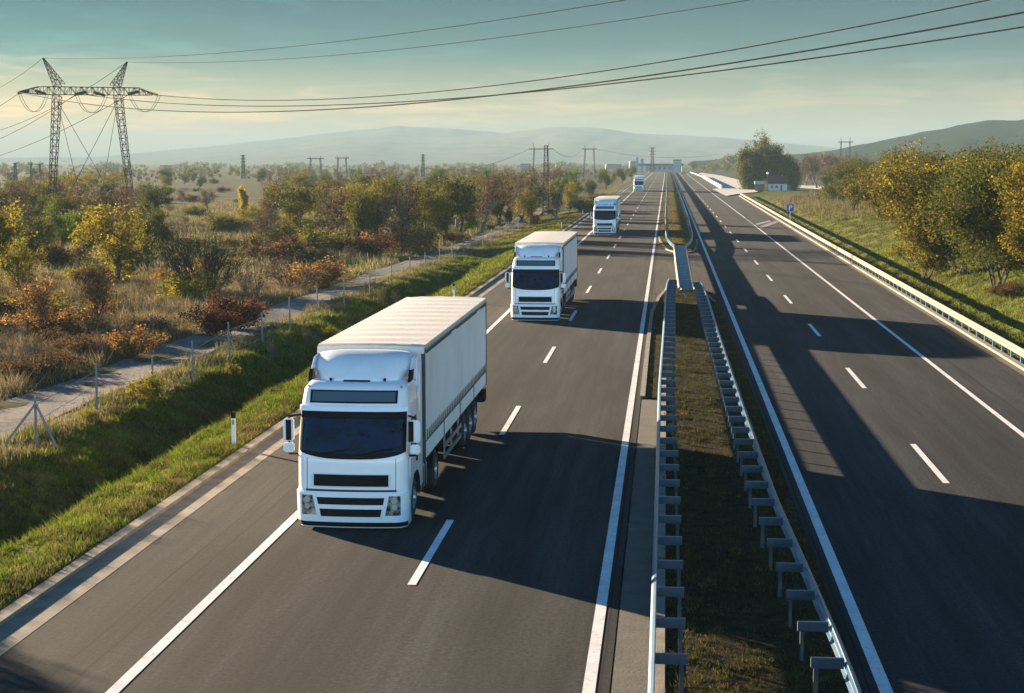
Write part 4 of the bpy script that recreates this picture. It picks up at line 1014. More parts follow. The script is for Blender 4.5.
# ------------------------------------------------------------------ trees
def rot_dir(d, ang, az):
    a = d.orthogonal().normalized(); b_ = d.cross(a); return (d*math.cos(ang)+(a*math.cos(az)+b_*math.sin(az))*math.sin(ang)).normalized()
def tree_geo(seed, h=6., stems=1, lev=4, first=.3, ang=.7, kids=(3, 4), ratio=.7, r0=.12, nleaf=5000, lsize=.15, lspread=.3, up_=.15, stem_ang=.3, leaf_lev=1, droop=0, squash=1.0, sides=5):
    R_ = random.Random(seed); mb = MB(); tips = []
    def grow(p, d, Ln, r, lv):
        nseg = 3 if lv >= 2 else 2
        for k in range(nseg):
            d2 = (d+Vector((R_.gauss(0, .13), R_.gauss(0, .13), R_.gauss(0, .08)+up_*.5))).normalized(); q = p+d2*(Ln/nseg); rr = r*(1-.45*(k+1)/nseg)
            mb.tube(p, q, r*(1-.45*k/nseg), rr, sides if lv >= 2 else 3, cap=False); 
            if lv <= leaf_lev: tips.append(p.lerp(q, R_.random()))
            p, d = q, d2
            if lv > 0 and k < nseg-1 and k+lv > 1:
                grow(p, rot_dir(d, ang*R_.uniform(.7, 1.25), R_.uniform(0, 2*PI)), Ln*ratio*R_.uniform(.6, 1.0), rr*.6, lv-1)
        if lv <= leaf_lev: tips.append(p)
        if lv > 0:
            az = R_.uniform(0, 2*PI); nk = R_.randint(*kids)
            for i in range(nk): grow(p, rot_dir(d, ang*R_.uniform(.45, 1.0), az+i*2*PI/nk+R_.uniform(-.4, .4)), Ln*ratio*R_.uniform(.7, 1.15), r*.5, lv-1)
    for s in range(stems):
        a = R_.uniform(0, 2*PI); st = stem_ang*R_.uniform(.5, 1.2) if stems > 1 else R_.uniform(0, .08)
        d = Vector((math.sin(st)*math.cos(a), math.sin(st)*math.sin(a), math.cos(st)))
        grow(Vector((R_.uniform(-.12, .12)*stems**.5, R_.uniform(-.12, .12)*stems**.5, -.15)), d, h*first*R_.uniform(.8, 1.15), r0*(1 if stems < 3 else .7), lev)
    V = np.array([tuple(v) for v in mb.V]); T_ = np.array([tuple(t) for t in tips])
    s = h/max(V[:, 2].max(), .1); V *= s; T_ *= s
    g_ = np.random.default_rng(seed)
    if nleaf:
        w = g_.random(len(T_))**1.5+.1; w /= w.sum()
        c = T_[g_.choice(len(T_), nleaf, p=w)]+g_.normal(0, lspread, (nleaf, 3))*[1, 1, .8]
        if droop: c[:, 2] -= g_.random(nleaf)**1.3*droop
        c = c[c[:, 2] > .12]; n = len(c)
        a = g_.normal(size=(n, 3)); a /= np.linalg.norm(a, axis=1)[:, None]; b_ = g_.normal(size=(n, 3)); b_ -= (b_*a).sum(1)[:, None]*a; b_ /= np.linalg.norm(b_, axis=1)[:, None]
        sz = lsize*g_.uniform(.6, 1.25, (n, 1)); 
        Q = np.stack([c-a*sz*.6, c-b_*sz*.38, c+a*sz*.6, c+b_*sz*.38], 1).reshape(-1, 3)
    else: Q = None
    V[:, 2] *= squash
    return V, mb.F, Q
PROTO = {}
def proto(kind, seeds, mat, bark='bark', nt_=None, **kw):
    PROTO[kind] = []
    for sd in seeds:
        V, Fc, Q = tree_geo(sd, **kw)
        me = bpy.data.meshes.new('trunk'); me.from_pydata(V.tolist(), [], Fc); me.materials.append(M[bark]); me.update()
        cm = None
        if Q is not None:
            o = mesh_np('crown', Q, 4, M[mat]); cm = o.data; bpy.data.objects.remove(o)
        PROTO[kind].append((me, cm, kw.get('h', 6.)))
def place_tree(name, kind, X, Y, h, label, cat='tree', group=None, wx=1.0, var=None, z=None):
    ps = PROTO[kind]; me, cm, h0 = ps[random.randrange(len(ps)) if var is None else var % len(ps)]
    s = h/h0; r = empty(name, (X, Y, float(gz(X, Y)) if z is None else z), random.uniform(0, 2*PI), label, cat, group); r.scale = (s*wx, s*wx, s)
    for nm, d in (('trunk', me), ('crown', cm)):
        if d is None: continue
        o = bpy.data.objects.new(nm, d); COL.objects.link(o); o.parent = r
    return r
proto('yg', (1, 2, 3), 'lf_yg', h=6., first=.28, nleaf=9500, lsize=.12, lspread=.18, ang=.75, up_=.08)
proto('olive', (11, 12, 13), 'lf_olive', h=6., first=.25, nleaf=8500, lsize=.135, lspread=.2, ang=.75)
proto('green', (21, 22), 'lf_green', h=6., first=.24, nleaf=9500, lsize=.135, lspread=.2, ang=.7)
proto('brown', (31, 32, 33), 'lf_brown', 'bark_l', h=6., first=.26, nleaf=2600, lsize=.14, lspread=.25, ang=.65)
proto('rustt', (35, 36), 'lf_rust', h=4., first=.26, nleaf=2200, lsize=.10, lspread=.22, ang=.6, stems=3, stem_ang=.35, r0=.07)
proto('vase', (41, 42), 'lf_olive', h=5., first=.36, stems=9, stem_ang=.75, lev=3, nleaf=2400, lsize=.12, lspread=.16, ang=.45, r0=.09)
proto('poplar', (51,), 'lf_gold', h=6., first=.3, nleaf=6500, lsize=.2, lspread=.22, ang=.4, up_=.5, ratio=.6)
for k_, m_ in (('b_rust', 'lf_rust'), ('b_red', 'lf_red'), ('b_green', 'lf_olive'), ('b_yg', 'lf_yg'), ('b_brown', 'lf_brown')):
    proto(k_, (60, 61), m_, h=2., first=.34, stems=12, stem_ang=.85, lev=2, nleaf=5200, lsize=.11, lspread=.17, ang=.6, r0=.03, sides=4)
proto('locust', (71, 72, 73), 'lf_loc', h=8.5, first=.30, stems=5, stem_ang=.3, nleaf=46000, lsize=.135, lspread=.26, ang=.62, r0=.085, lev=4, kids=(3, 3))
proto('locust_o', (75, 76), 'lf_olive', h=8.5, first=.30, stems=5, stem_ang=.3, nleaf=40000, lsize=.135, lspread=.28, ang=.62, r0=.085, lev=4, kids=(3, 3))
proto('willow', (81, 82), 'lf_willow', h=17., first=.26, stems=2, stem_ang=.25, nleaf=60000, lsize=.42, lspread=.65, ang=.75, r0=.5, droop=7.5, kids=(3, 4))
proto('airy', (85,), 'lf_olive', h=17., first=.34, stems=2, stem_ang=.2, nleaf=11000, lsize=.38, lspread=.5, ang=.6, r0=.4, kids=(3, 3))
proto('twig', (91, 92), 'lf_brown', 'bark_l', h=3., first=.34, stems=5, stem_ang=.5, lev=3, nleaf=700, lsize=.10, lspread=.15, ang=.5, r0=.05)

def px_tree(name, kind, x, yb, yt, label, cat='tree', group=None, wx=1.0, zg=-1.0, var=None):
    for _ in range(40 if yb > 225 and x < 560 else 4):
        if x < 560 and 225 < yb < 300 and gpt(x, yb, -1.0)[0] > trk(gpt(x, yb, -1.0)[1])-3.0: yb -= 1
        X, Y = gpt(x, yb, zg); zg = float(gz(X, Y))
    D = float(np.dot(np.array([X, Y, zg])-_C, _F)); h = dpt(x, yt, D).z-zg
    return place_tree(name, kind, X, Y, max(h, .4), label, cat, group, wx, var)
T = px_tree
T('walnut_tree', 'yg', 118, 293, 204, 'round yellow green tree with a visible dark trunk in the dry grass', wx=1.15, var=0)
T('spreading_bush', 'vase', 208, 298, 216, 'dark vase shaped multi stemmed bush beside the gravel track', 'bush', wx=1.0)
T('orange_tree', 'rustt', 50, 340, 268, 'small sparse orange leaved tree at the left, nearest the dark red scrub', wx=1.0)
T('orange_tree', 'rustt', 95, 328, 258, 'small sparse orange leaved tree right of its twin, before the walnut tree', wx=.9, var=1)
T('birch_tree', 'yg', 3, 318, 185, 'tall sparse yellow tree cut off by the left edge', wx=.7, var=1)
T('orange_bush', 'b_rust', 127, 358, 326, 'low domed orange bush beside the gravel track', 'bush', wx=1.0)
T('red_bush', 'b_red', 233, 330, 290, 'rounded dark red bush left of the gravel track', 'bush')
T('red_bush', 'b_red', 214, 334, 305, 'smaller dull red bush touching the rounded dark red one', 'bush', wx=1.2)
T('red_bush', 'b_red', 3, 322, 300, 'low crimson bush at the left edge of the picture', 'bush', wx=1.6)
T('light_bush', 'b_yg', 186, 303, 268, 'pale yellow green bush in front of the vase shaped bush', 'bush')
T('sapling', 'twig', 250, 305, 262, 'thin brown sapling right of the vase shaped bush')
T('twiggy_bush', 'twig', 292, 292, 252, 'low twiggy bush on the dry grass beside the track', 'bush', wx=1.8)
T('orange_bush', 'b_rust', 322, 286, 258, 'orange brown bush beside the track, right of the twiggy one', 'bush', wx=1.4)
T('sapling', 'twig', 349, 262, 242, 'small bare sapling right of the orange brown bush')
back = [('brown', 98, 250, 180, 'broad brown olive tree behind the large pylon', 1.4), ('green', 58, 256, 203, 'yellow green tree at the foot of the left pylon leg', 1.1), ('brown', 18, 258, 196, 'dark brown tree at the left edge, left of the pylon', 1.2),
        ('olive', 33, 268, 214, 'olive tree in front of the left pylon leg', 1.0), ('olive', 150, 262, 202, 'dark olive tree right of the right pylon leg', 1.1), ('green', 82, 262, 205, 'bright green tree between the pylon legs', 1.0), ('yg', 20, 300, 235, 'yellow tree at left behind the orange ones', 1.0),
        ('brown', 128, 246, 184, 'brown tree touching the right pylon leg', 1.0), ('olive', 70, 240, 190, 'dark tree behind the bright green one at the pylon', 1.2),
        ('poplar', 240, 220, 186, 'slim golden poplar standing alone in the field', 1.0), ('b_yg', 223, 232, 212, 'small light green bush before the golden poplar', 1.1), ('b_yg', 258, 222, 205, 'yellowish bush right of the golden poplar', 1.3),
        ('green', 165, 200, 183, 'small rounded hazy green tree in the far field left', 1.2), ('brown', 182, 203, 187, 'hazy brown tree in the far field, left of a similar bare one', 1.3), ('brown', 208, 212, 188, 'hazy bare tree in the far field, right of a similar brown one', 1.3),
        ('yg', 307, 243, 177, 'yellow olive tree rising left of the dense belt', 1.05), ('brown', 270, 232, 175, 'slender bare tree right of the golden poplar', .7), ('brown', 262, 246, 214, 'low brown thicket tree at the left end of the belt', 1.3),
        ('b_yg', 320, 256, 226, 'yellow green bush under the yellow olive tree', 1.1), ('b_red', 297, 252, 230, 'dark red scrub under the yellow olive tree', 1.3), ('b_red', 268, 258, 236, 'brownish red scrub at the left end of the belt', 1.5), ('b_green', 285, 246, 225, 'olive scrub between the red bushes', 1.3),
        ('brown', 338, 250, 180, 'bare brown tree in the belt, leftmost of the bare ones', 1.1), ('olive', 358, 252, 186, 'dark olive tree in the belt behind the bare sapling', .9), ('yg', 380, 250, 176, 'yellow leaved tree in the middle of the belt', 1.0), ('brown', 402, 252, 180, 'greyish brown tree right of the yellow leaved one in the belt', 1.1),
        ('yg', 425, 244, 178, 'light yellow tree in the belt above the track', .9), ('b_rust', 412, 254, 221, 'rust coloured bush at the foot of the belt', 1.2), ('b_red', 370, 258, 232, 'dark red scrub at the foot of the belt', 1.5), ('green', 462, 242, 186, 'lime green tree in the belt', 1.0), ('olive', 445, 248, 172, 'tall dark olive tree in the belt', 1.1),
        ('brown', 480, 244, 170, 'tall bare brown tree in the right part of the belt', 1.1), ('olive', 500, 240, 178, 'dark tree above the bend of the track', 1.0), ('brown', 520, 238, 168, 'tall brown tree left of the lattice mast', 1.1), ('olive', 510, 248, 205, 'low dark tree in front of the tall brown one', .9),
        ('yg', 535, 230, 187, 'sparse yellow tree touching the lattice mast on its left', .8), ('b_rust', 533, 234, 212, 'rust bush at the foot of the lattice mast', 1.1), ('brown', 556, 222, 184, 'thin brown tree right of the lattice mast', .9), ('b_brown', 452, 252, 230, 'brown scrub at the edge of the track', 1.5), ('b_green', 490, 246, 224, 'dark scrub at the bend of the track', 1.3),
        ('green', 562, 205, 172, 'yellow green tree right of the lattice mast', .9), ('green', 578, 206, 176, 'bright yellow green tree left of the third truck', .8), ('yg', 570, 212, 182, 'front yellow tree of the roadside clump', .8), ('olive', 592, 200, 178, 'dark green tree behind the second marker post', 1.0), ('b_green', 585, 212, 196, 'dark roadside bush below the yellow trees', 1.5),
        ('olive', 606, 190, 168, 'olive tree left of the third truck roof', 1.0), ('b_brown', 600, 203, 192, 'brown roadside bush left of the third truck', 1.5), ('olive', 622, 184, 167, 'dark tree just left of the fourth truck', 1.0), ('yg', 612, 186, 170, 'yellowish tree between the third and fourth truck', .8), ('olive', 632, 180, 165, 'small dark tree behind the fourth truck', 1.0)]
nm_ = {'brown': 'bare_tree', 'green': 'green_tree', 'olive': 'olive_green_tree', 'yg': 'yellow_tree', 'poplar': 'poplar_tree'}
for kind, x, yb, yt, lab, wx in back:
    T(nm_.get(kind, 'scrub_bush'), kind, x, yb, yt, lab, 'bush' if kind[:2] == 'b_' else 'tree', None, wx)
# right side
T('locust_tree', 'locust', 925, 282, 165, 'yellow leaved tree at the left end of the big clump on the right bank', wx=1.15, zg=1)
T('locust_tree', 'locust', 962, 292, 141, 'largest yellow green tree of the clump on the right bank', wx=1.25, zg=1, var=1)
T('locust_tree', 'locust_o', 1000, 303, 145, 'dark olive tree with bare lower stems at the right edge', wx=1.2, zg=1)
T('locust_tree', 'locust', 1046, 300, 150, 'yellowish tree cut off by the right edge', wx=1.0, zg=1, var=2)
T('locust_tree', 'locust_o', 985, 262, 140, 'tall olive tree behind the clump on the right bank', wx=1.3, zg=2, var=1)
T('locust_tree', 'locust_o', 1024, 262, 144, 'tall dark tree behind the clump at the right edge', wx=1.3, zg=2, var=0)
T('locust_tree', 'locust', 905, 240, 156, 'yellow green tree behind the left end of the clump', wx=1.25, zg=2, var=2)
T('locust_tree', 'locust', 880, 220, 152, 'olive yellow tree in the middle of the right hand wood', wx=1.3, zg=2, var=0)
T('locust_tree', 'locust_o', 855, 212, 155, 'small dark yellow tree at the left end of the right hand wood', wx=1.0, zg=2)
T('locust_tree', 'locust_o', 930, 232, 146, 'brownish tree rising above the clump on the right', wx=1.4, zg=2, var=1)
T('locust_tree', 'locust_o', 900, 214, 146, 'dark brownish tree far back in the right hand wood', wx=1.4, zg=2, var=1)
T('scrub_bush', 'b_green', 838, 200, 180, 'dark green bush at the end of the side road', 'bush', wx=1.4, zg=1)
T('scrub_bush', 'b_yg', 915, 272, 238, 'yellow bush at the foot of the clump on the right bank', 'bush', wx=1.2, zg=1)
T('scrub_bush', 'b_brown', 1010, 315, 280, 'brown bush on the green bank at the right edge', 'bush', wx=1.3, zg=1)
T('willow_tree', 'willow', 756, 190, 138, 'huge weeping willow left of and above the white hut', wx=.78, zg=0, var=0)
T('ash_tree', 'airy', 774, 190, 130, 'tall open crowned tree with sky showing through, behind the white hut', wx=.9, zg=0)
T('willow_tree', 'willow', 789, 190, 152, 'smaller weeping willow on the right of the white hut', wx=.9, zg=0, var=1)
for i, (x, yb, yt, k) in enumerate([(745, 178, 166, 'olive'), (728, 173, 163, 'olive'), (716, 172, 163, 'brown'), (705, 170, 163.5, 'olive'), (693, 170.5, 160.5, 'olive'), (805, 186, 158, 'brown'), (818, 188, 154, 'brown'), (832, 188, 152, 'brown'), (812, 184, 152, 'brown'), (846, 192, 156, 'brown'), (738, 172, 164, 'brown'), (826, 192, 170, 'olive'), (798, 184, 160, 'brown'), (862, 196, 152, 'brown'), (840, 184, 153, 'brown')]):
    T('background_tree', k, x, yb, yt, 'muted brown or olive tree far back between the parking area and the right hand wood', 'tree', 'muted trees behind the hut and parking area', 1.2, 0)
# trees farther back in the left fields, too far to tell apart
cnt = 0; fr_ = random.Random(5)
while cnt < 150:
    x = fr_.uniform(-10, 640); yb = 173+fr_.random()**1.3*40
    if yb > 190 and 140 < x < 290: continue
    if yb > 173+(640-x)*.35: continue
    X, Y = gpt(x, yb, -1.0)
    if X > -19: continue
    D = Y; h = min(fr_.uniform(3.5, 7.5), 9.25*(yb-168.5)/(yb-159)+.8)
    kk = fr_.choice(['brown', 'olive', 'olive', 'yg', 'green', 'brown', 'b_brown', 'b_green'])
    if kk[:2] == 'b_': h *= .4
    place_tree('field_bush' if kk[:2] == 'b_' else 'field_tree', kk, X, Y, h, 'small hazy bush scattered in the far fields on the left' if kk[:2] == 'b_' else 'small hazy tree scattered in the far fields on the left',
               'bush' if kk[:2] == 'b_' else 'tree', 'hazy bushes in the far left fields' if kk[:2] == 'b_' else 'hazy trees in the far left fields', 1.15); cnt += 1
# scrub filling the strip between track and belt
for i in range(46):
    x = fr_.uniform(-10, 560); lo = np.interp(x, [0, 120, 250, 400, 560], [345, 330, 268, 250, 226]); yb = lo-fr_.uniform(0, 55)
    X, Y = gpt(x, yb, -1.0)
    if X > trk(Y)-3.2: continue
    kk = fr_.choice(['b_brown', 'b_brown', 'b_green', 'b_rust', 'b_yg', 'twig', 'b_brown'])
    place_tree('low_shrub', kk, X, Y, fr_.uniform(.7, 1.7), 'low brownish shrub in the dry grass beyond the gravel track', 'shrub', 'low shrubs in the dry grass', fr_.uniform(1, 1.6))
for i in range(34):
    x = fr_.uniform(-10, 190); yb = fr_.uniform(335, 402-.28*x); X, Y = gpt(x, yb, -1.0)
    if X > trk(Y)-2.6: continue
    place_tree('low_shrub', fr_.choice(['twig', 'twig', 'b_brown']), X, Y, fr_.uniform(.6, 1.5), 'low brownish shrub in the dry grass beyond the gravel track', 'shrub', 'low shrubs in the dry grass', fr_.uniform(1, 1.5))
for i in range(44):
    if i < 28: x = fr_.uniform(315, 560); yb = fr_.uniform(208, 234)
    else: x = fr_.uniform(-10, 160); yb = fr_.uniform(212, 240)
    X, Y = gpt(x, yb, -1.0)
    if X > -22: continue
    place_tree('belt_tree', fr_.choice(['olive', 'brown', 'brown', 'olive', 'yg']), X, Y, fr_.uniform(4.8, 7.2), 'autumn tree inside the dense belt, mostly hidden by trees in front', 'tree', 'trees inside the dense belt on the left', 1.15)
for i in range(95):
    x = fr_.uniform(-10, 330); yb = fr_.uniform(186, 268)
    X, Y = gpt(x, yb, -1.0)
    if X > trk(Y)-4 or (140 < x < 280 and yb > 232): continue
    kk = fr_.choice(['b_brown', 'b_green', 'b_green', 'b_brown', 'b_green', 'twig'])
    place_tree('field_shrub', kk, X, Y, fr_.uniform(1.0, 2.4), 'rounded shrub in the scrubby field around the pylon and golden poplar', 'shrub', 'scrub in the left field', fr_.uniform(1.1, 1.9))
# trees just outside the left edge whose shadows fall on the near verge and road
for (X, Y, h) in ((-27.5, 40, 5.3), (-31, 36, 5.8), (-27, 33, 5.0), (-33, 44, 4.6), (-25.5, 36.5, 4.4)):
    place_tree('verge_tree', 'olive', X, Y, h, 'olive tree just outside the left edge of the picture', 'tree', 'trees outside the left edge', 1.1)
# far wood line: nobody could count it
g_ = np.random.default_rng(3)
def wood(name, regs, mat):
    Q = []
    for (x0, x1, y0, y1, n, hmin, hmax, q) in regs:
        for _ in range(n):
            px = g_.uniform(x0, x1); py = g_.uniform(y0, y1); X, Y = gpt(px, py, -1.5); z = float(gz(X, Y)); h = g_.uniform(hmin, hmax)*(1+.4*math.sin(px*.07)); rr = h*.5
            if abs(X-1) < 24: continue
            c = g_.normal(0, 1, (q, 3)); c /= np.linalg.norm(c, axis=1)[:, None]; c *= (g_.random((q, 1))**.45); c = c*[rr, rr, h*.5]+[X, Y, z+h*.52]; c += g_.normal(0, h*.05, (q, 3))
            a = g_.normal(size=(q, 3)); a /= np.linalg.norm(a, axis=1)[:, None]; b_ = g_.normal(size=(q, 3)); b_ -= (b_*a).sum(1)[:, None]*a; b_ /= np.linalg.norm(b_, axis=1)[:, None]
            sz = h*.13; Q.append(np.stack([c-a*sz, c-b_*sz*.7, c+a*sz, c+b_*sz*.7], 1).reshape(-1, 3))
    return tag(mesh_np(name, np.concatenate(Q), 4, M[mat]), kind='stuff')
wood('distant_wood', [(-40, 640, 166.5, 170, 420, 2.2, 5.5, 60), (-40, 640, 170, 178, 330, 2, 4, 70), (690, 1060, 167, 174, 130, 6, 10, 70), (690, 860, 170, 177, 60, 4, 6, 90)], 'lf_olive')
wood('distant_wood', [(-40, 620, 169, 184, 260, 1.6, 3.6, 80), (800, 1060, 172, 186, 70, 5, 9, 100)], 'lf_brown')

# ------------------------------------------------------------------ grass
def blades(name, X, Y, h, w, mat, lean=.35, z=None):
    n = len(X); Z = gz(X, Y) if z is None else np.full(n, z)
    a = g_.uniform(0, 2*PI, n); l = g_.normal(0, lean, (n, 2))*h[:, None]
    p = np.stack([X, Y, Z], 1); d = np.stack([np.cos(a), np.sin(a), np.zeros(n)], 1)*(w/2)[:, None]
    tip = p+np.stack([l[:, 0], l[:, 1], h], 1)
    return tag(mesh_np(name, np.stack([p-d, p+d, tip], 1).reshape(-1, 3), 3, M[mat]), kind='stuff')
def patchy(X, Y, s=1.0, seed=0):
    return .5+.25*(np.sin(X*1.7*s+seed+np.sin(Y*.9*s)*1.3)+np.sin(Y*1.3*s+seed*2+np.sin(X*1.1*s)*1.7))
def scatter(n, x0, x1, y0, y1, keep=None, power=1.0):
    X = g_.uniform(x0, x1, n); Y = y0+(y1-y0)*g_.random(n)**power
    if keep is not None:
        k = keep(X, Y); X, Y = X[k], Y[k]
    return X, Y
def grass(name, n, x0, x1, y0, y1, hm, wm, mat, cl=.6, s=1.0, z=None, power=1.0, keep=None, lean=.35):
    X, Y = scatter(n, x0, x1, y0, y1, keep, power); pt = patchy(X, Y, s, x0)
    k = g_.random(len(X)) < (1-cl)+cl*pt*1.4; X, Y, pt = X[k], Y[k], pt[k]
    h = hm*(.35+1.0*pt)*g_.uniform(.6, 1.4, len(X)); w = wm*g_.uniform(.7, 1.3, len(X))
    return blades(name, X, Y, h, w, mat, lean, z)
grass('verge_grass', 120000, -19.0, -12.05, 22, 62, .075, .022, 'grass', 1.0, .45, power=1.2)
grass('verge_grass', 95000, -19.2, -12.0, 22, 62, .10, .02, 'grass_dry', .8, 1.7)
grass('verge_grass', 110000, -19.5, -12.1, 62, 150, .13, .035, 'grass', .7, power=1.2)
grass('verge_grass', 70000, -19.5, -12.05, 62, 260, .16, .045, 'grass_dry', .7, power=1.2)
grass('kerb_grass', 16000, -12.7, -12.02, 22, 150, .12, .025, 'grass_dry', .85, 2.0, power=1.3)
def inm(X, Y): return (X > np.where(Y < 57, -.15, -.7)) & (X < 3.05)
grass('median_grass', 42000, -.7, 3.05, 21, 104, .06, .02, 'grass_med', .8, 1.5, z=.05, power=1.3, keep=inm)
grass('median_grass', 9000, -.7, 3.05, 21, 104, .05, .02, 'grass_dry', .9, 2.3, z=.05, power=1.3, keep=inm)
grass('median_grass', 50000, -.6, 3.0, 155, 420, .12, .05, 'grass_dry', .6, 1, z=.05, power=1.4)
def rb(X, Y): return X > rail_x(Y)+.5
grass('bank_grass', 150000, 14.4, 34, 48, 150, .14, .035, 'grass', .75, .8, power=1.1, keep=rb)
grass('bank_grass', 60000, 14.4, 36, 60, 340, .2, .06, 'grass_dry', .7, .8, power=1.1, keep=rb)
grass('reeds', 14000, 20, 60, 205, 330, .9, .07, 'straw', .7, .4)
def fk(X, Y): return X < np.vectorize(trk)(Y)-1.75
grass('dry_grass', 230000, -64, -23.5, 26, 125, .55, .035, 'straw', .75, .35, power=1.0, keep=fk, lean=.28)
grass('dry_grass', 90000, -64, -23.5, 26, 125, .35, .035, 'grass_dry', .8, .5, keep=fk, lean=.3)
grass('dry_grass', 150000, -130, -23.5, 125, 330, .7, .075, 'straw', .7, .22, power=1.1, keep=fk, lean=.28)
grass('dry_grass', 50000, -130, -23.5, 125, 330, .5, .075, 'grass', .8, .3, power=1.1, keep=fk, lean=.28)
grass('track_edge_grass', 30000, -20.6, -18.3, 26, 230, .35, .03, 'straw', .85, .8, power=1.3, lean=.25)
grass('track_edge_grass', 30000, -20.4, -18.0, 26, 180, .2, .03, 'grass', .8, .8, power=1.3, lean=.25)
def tufts(name, n, nb, x0, x1, y0, y1, hm, wm, mat, rad=.12, keep=None, power=1.2, z=None):
    X, Y = scatter(n, x0, x1, y0, y1, keep, power); pt = patchy(X, Y, .6, x0+3); k = g_.random(len(X)) < pt*1.3; X, Y = X[k], Y[k]
    sc = g_.uniform(.5, 1.5, len(X)); sc = np.repeat(sc, nb); r_ = rad*sc*g_.random(len(sc))**.5; a = g_.uniform(0, 2*PI, len(sc))
    return blades(name, np.repeat(X, nb)+r_*np.cos(a), np.repeat(Y, nb)+r_*np.sin(a), hm*sc*g_.uniform(.5, 1.2, len(sc)), wm*np.ones(len(sc)), mat, .5, z)
tufts('grass_tuft', 2600, 26, -18.5, -12.1, 22, 75, .20, .022, 'grass', .16)
tufts('grass_tuft', 1600, 26, -19, -12.1, 75, 220, .26, .04, 'grass', .25)
tufts('grass_tuft', 1300, 22, -19.5, -12.1, 24, 150, .24, .025, 'grass_dry', .14)
tufts('grass_tuft', 1500, 22, -.1, 3.0, 21, 104, .12, .018, 'grass_med', .13, z=.05)
tufts('grass_tuft', 500, 18, -.1, 3.0, 21, 104, .09, .02, 'grass_dry', .10, z=.05)
tufts('grass_tuft', 2600, 24, 14.5, 34, 50, 260, .28, .045, 'grass', .3, keep=rb)
tufts('grass_tuft', 2200, 24, 14.5, 34, 50, 260, .3, .045, 'grass_dry', .3, keep=rb)
tufts('dry_tuft', 2600, 30, -60, -24, 28, 130, .75, .035, 'straw', .3, keep=fk)
# weeds by the fence: each a countable plant
for i, (x, y, h) in enumerate([(150, 402, 1.1), (163, 398, .8), (271, 352, .9), (232, 372, .6), (383, 300, 1.2), (394, 298, 1.1), (330, 330, .8), (305, 338, 1.0), (315, 334, .7), (90, 424, .5)]):
    X, Y = gpt(x, y, -.4); place_tree('tall_weed', 'twig' if i % 3 else 'b_yg', X, Y, h, 'dry upright weed growing along the wire fence', 'weed', 'dry weeds along the fence', .7)

# ------------------------------------------------------------------ haze
hz = MB().box(-9500, 9500, -60, 9900, -12, 134).build('haze', M['black'])
m = bpy.data.materials.new('haze'); m.use_nodes = True; nt = m.node_tree; nt.nodes.clear()
out = N(nt, 'ShaderNodeOutputMaterial'); pv_ = N(nt, 'ShaderNodeVolumePrincipled')
pv_.inputs['Color'].default_value = (.26, .38, .45, 1); pv_.inputs['Density'].default_value = .00024; pv_.inputs['Anisotropy'].default_value = .0
L(nt, pv_, 0, out, 'Volume'); hz.data.materials.clear(); hz.data.materials.append(m); tag(hz, kind='stuff')

# ------------------------------------------------------------------ light, sky, camera
sdir = Vector((-1, .85, 0)).normalized(); ELEV = math.radians(8.75)
sv_ = Vector((sdir.x*math.cos(ELEV), sdir.y*math.cos(ELEV), math.sin(ELEV)))
sl = bpy.data.lights.new('sun', 'SUN'); sl.energy = 5.0; sl.angle = math.radians(.5); sl.color = (1, .77, .52)
so = bpy.data.objects.new('sun', sl); COL.objects.link(so); so.rotation_euler = sv_.to_track_quat('Z', 'Y').to_euler()
w = bpy.data.worlds.new('World'); scene.world = w; w.use_nodes = True; nt = w.node_tree; bg = nt.nodes['Background']
tc = N(nt, 'ShaderNodeTexCoord'); mp = N(nt, 'ShaderNodeMapping'); mp.inputs['Scale'].default_value = (1, 1, 3.2); L(nt, tc, 'Generated', mp, 0)
sky = N(nt, 'ShaderNodeTexSky', sky_type='NISHITA'); sky.sun_disc = False; sky.sun_elevation = ELEV; sky.sun_rotation = math.atan2(sdir.x, sdir.y)
sky.air_density = 1.2; sky.dust_density = 1.5; sky.ozone_density = 2.0; sky.altitude = 200
L(nt, mp, 0, sky, 0)
sepw = N(nt, 'ShaderNodeSeparateXYZ'); L(nt, tc, 'Generated', sepw, 0)
er = ramp(nt, sepw.outputs[2], [(0, (.24, .26, .25)), (.03, (.42, .33, .20)), (.047, (.24, .25, .185)), (.064, (.04, .16, .165)), (.10, (.0, .10, .135)), (.30, (.20, .46, .64)), (.75, (.08, .34, .62))])
bk = N(nt, 'ShaderNodeMapRange', interpolation_type='SMOOTHSTEP'); L(nt, sepw, 1, bk, 0)  # extra sky glow added behind the camera to light the shaded truck fronts
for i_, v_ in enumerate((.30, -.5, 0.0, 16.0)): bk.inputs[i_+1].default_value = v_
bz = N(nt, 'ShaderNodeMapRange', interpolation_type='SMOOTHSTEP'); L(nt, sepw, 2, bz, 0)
for i_, v_ in enumerate((.12, .6, 1.0, .05)): bz.inputs[i_+1].default_value = v_
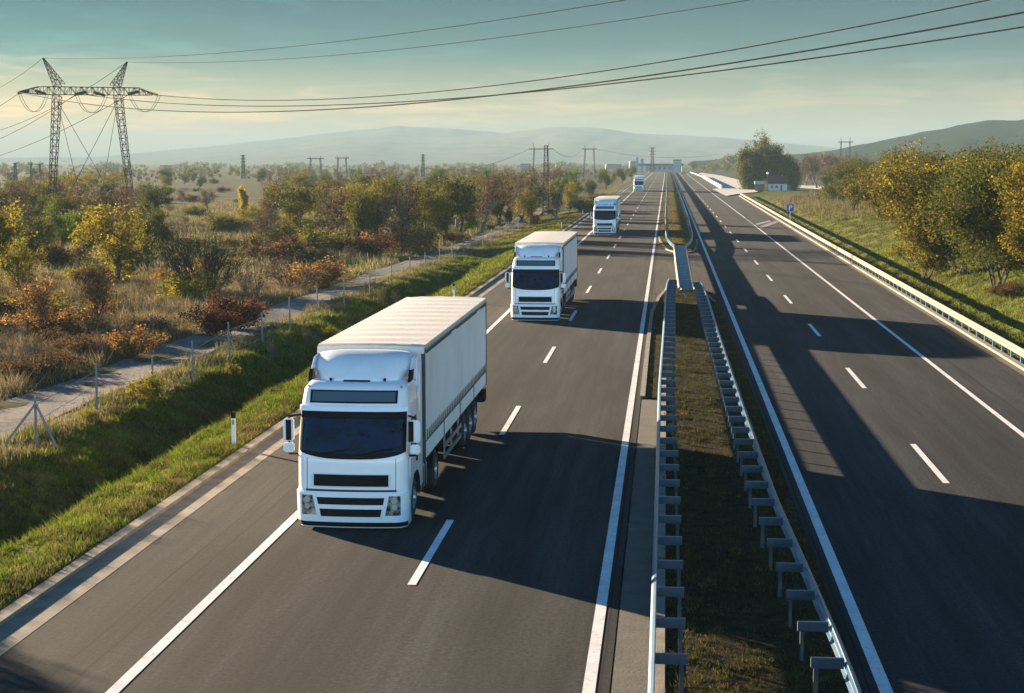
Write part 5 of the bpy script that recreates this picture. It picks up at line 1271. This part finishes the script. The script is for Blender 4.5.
bm_ = N(nt, 'ShaderNodeMath', operation='MULTIPLY'); L(nt, bk, 0, bm_, 0); L(nt, bz, 0, bm_, 1)
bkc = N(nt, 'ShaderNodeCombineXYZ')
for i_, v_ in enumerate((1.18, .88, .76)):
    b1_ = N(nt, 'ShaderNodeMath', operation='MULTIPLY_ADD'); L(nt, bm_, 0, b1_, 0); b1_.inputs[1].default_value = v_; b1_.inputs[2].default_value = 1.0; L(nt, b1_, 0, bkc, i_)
# thin high cloud
mp2 = N(nt, 'ShaderNodeMapping'); mp2.inputs['Scale'].default_value = (6, 6, 62); mp2.inputs['Rotation'].default_value = (.03, .02, .4); L(nt, tc, 'Generated', mp2, 0)
cn = noise(nt, 2.2, 9, .62, mp2.outputs[0]); cn.inputs['Distortion'].default_value = .6
cr = ramp(nt, cn.outputs['Fac'], [(.50, (0, 0, 0)), (.62, (.5, .5, .5)), (.75, (1, 1, 1))])
sc_ = mix(nt, sky.outputs[0], mix(nt, sky.outputs[0], (2.1, 1.6, 1.45), 1.0, 'MULTIPLY'), cr.outputs[0])
sc_ = mix(nt, sc_, er.outputs[0], 1.0, 'MULTIPLY')
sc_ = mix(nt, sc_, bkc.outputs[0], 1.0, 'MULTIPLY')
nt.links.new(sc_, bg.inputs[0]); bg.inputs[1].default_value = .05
cam = bpy.data.cameras.new('camera'); co = bpy.data.objects.new('camera', cam); COL.objects.link(co); scene.camera = co
co.location = (0, 0, CAMH); co.rotation_euler = (PI/2-TH, 0, PSI); cam.sensor_width = 36; cam.lens = FPX/1024*36; cam.clip_start = .5; cam.clip_end = 30000
scene.view_settings.view_transform = 'Standard'; scene.view_settings.look = 'None'; scene.view_settings.gamma = 1; scene.view_settings.exposure = 2.72
scene.render.engine = 'CYCLES'; scene.cycles.use_denoising = True; scene.cycles.volume_bounces = 0
scene.cycles.max_bounces = 6; scene.cycles.transparent_max_bounces = 8; scene.cycles.volume_step_rate = 1
scene.render.resolution_x = 1024; scene.render.resolution_y = 693
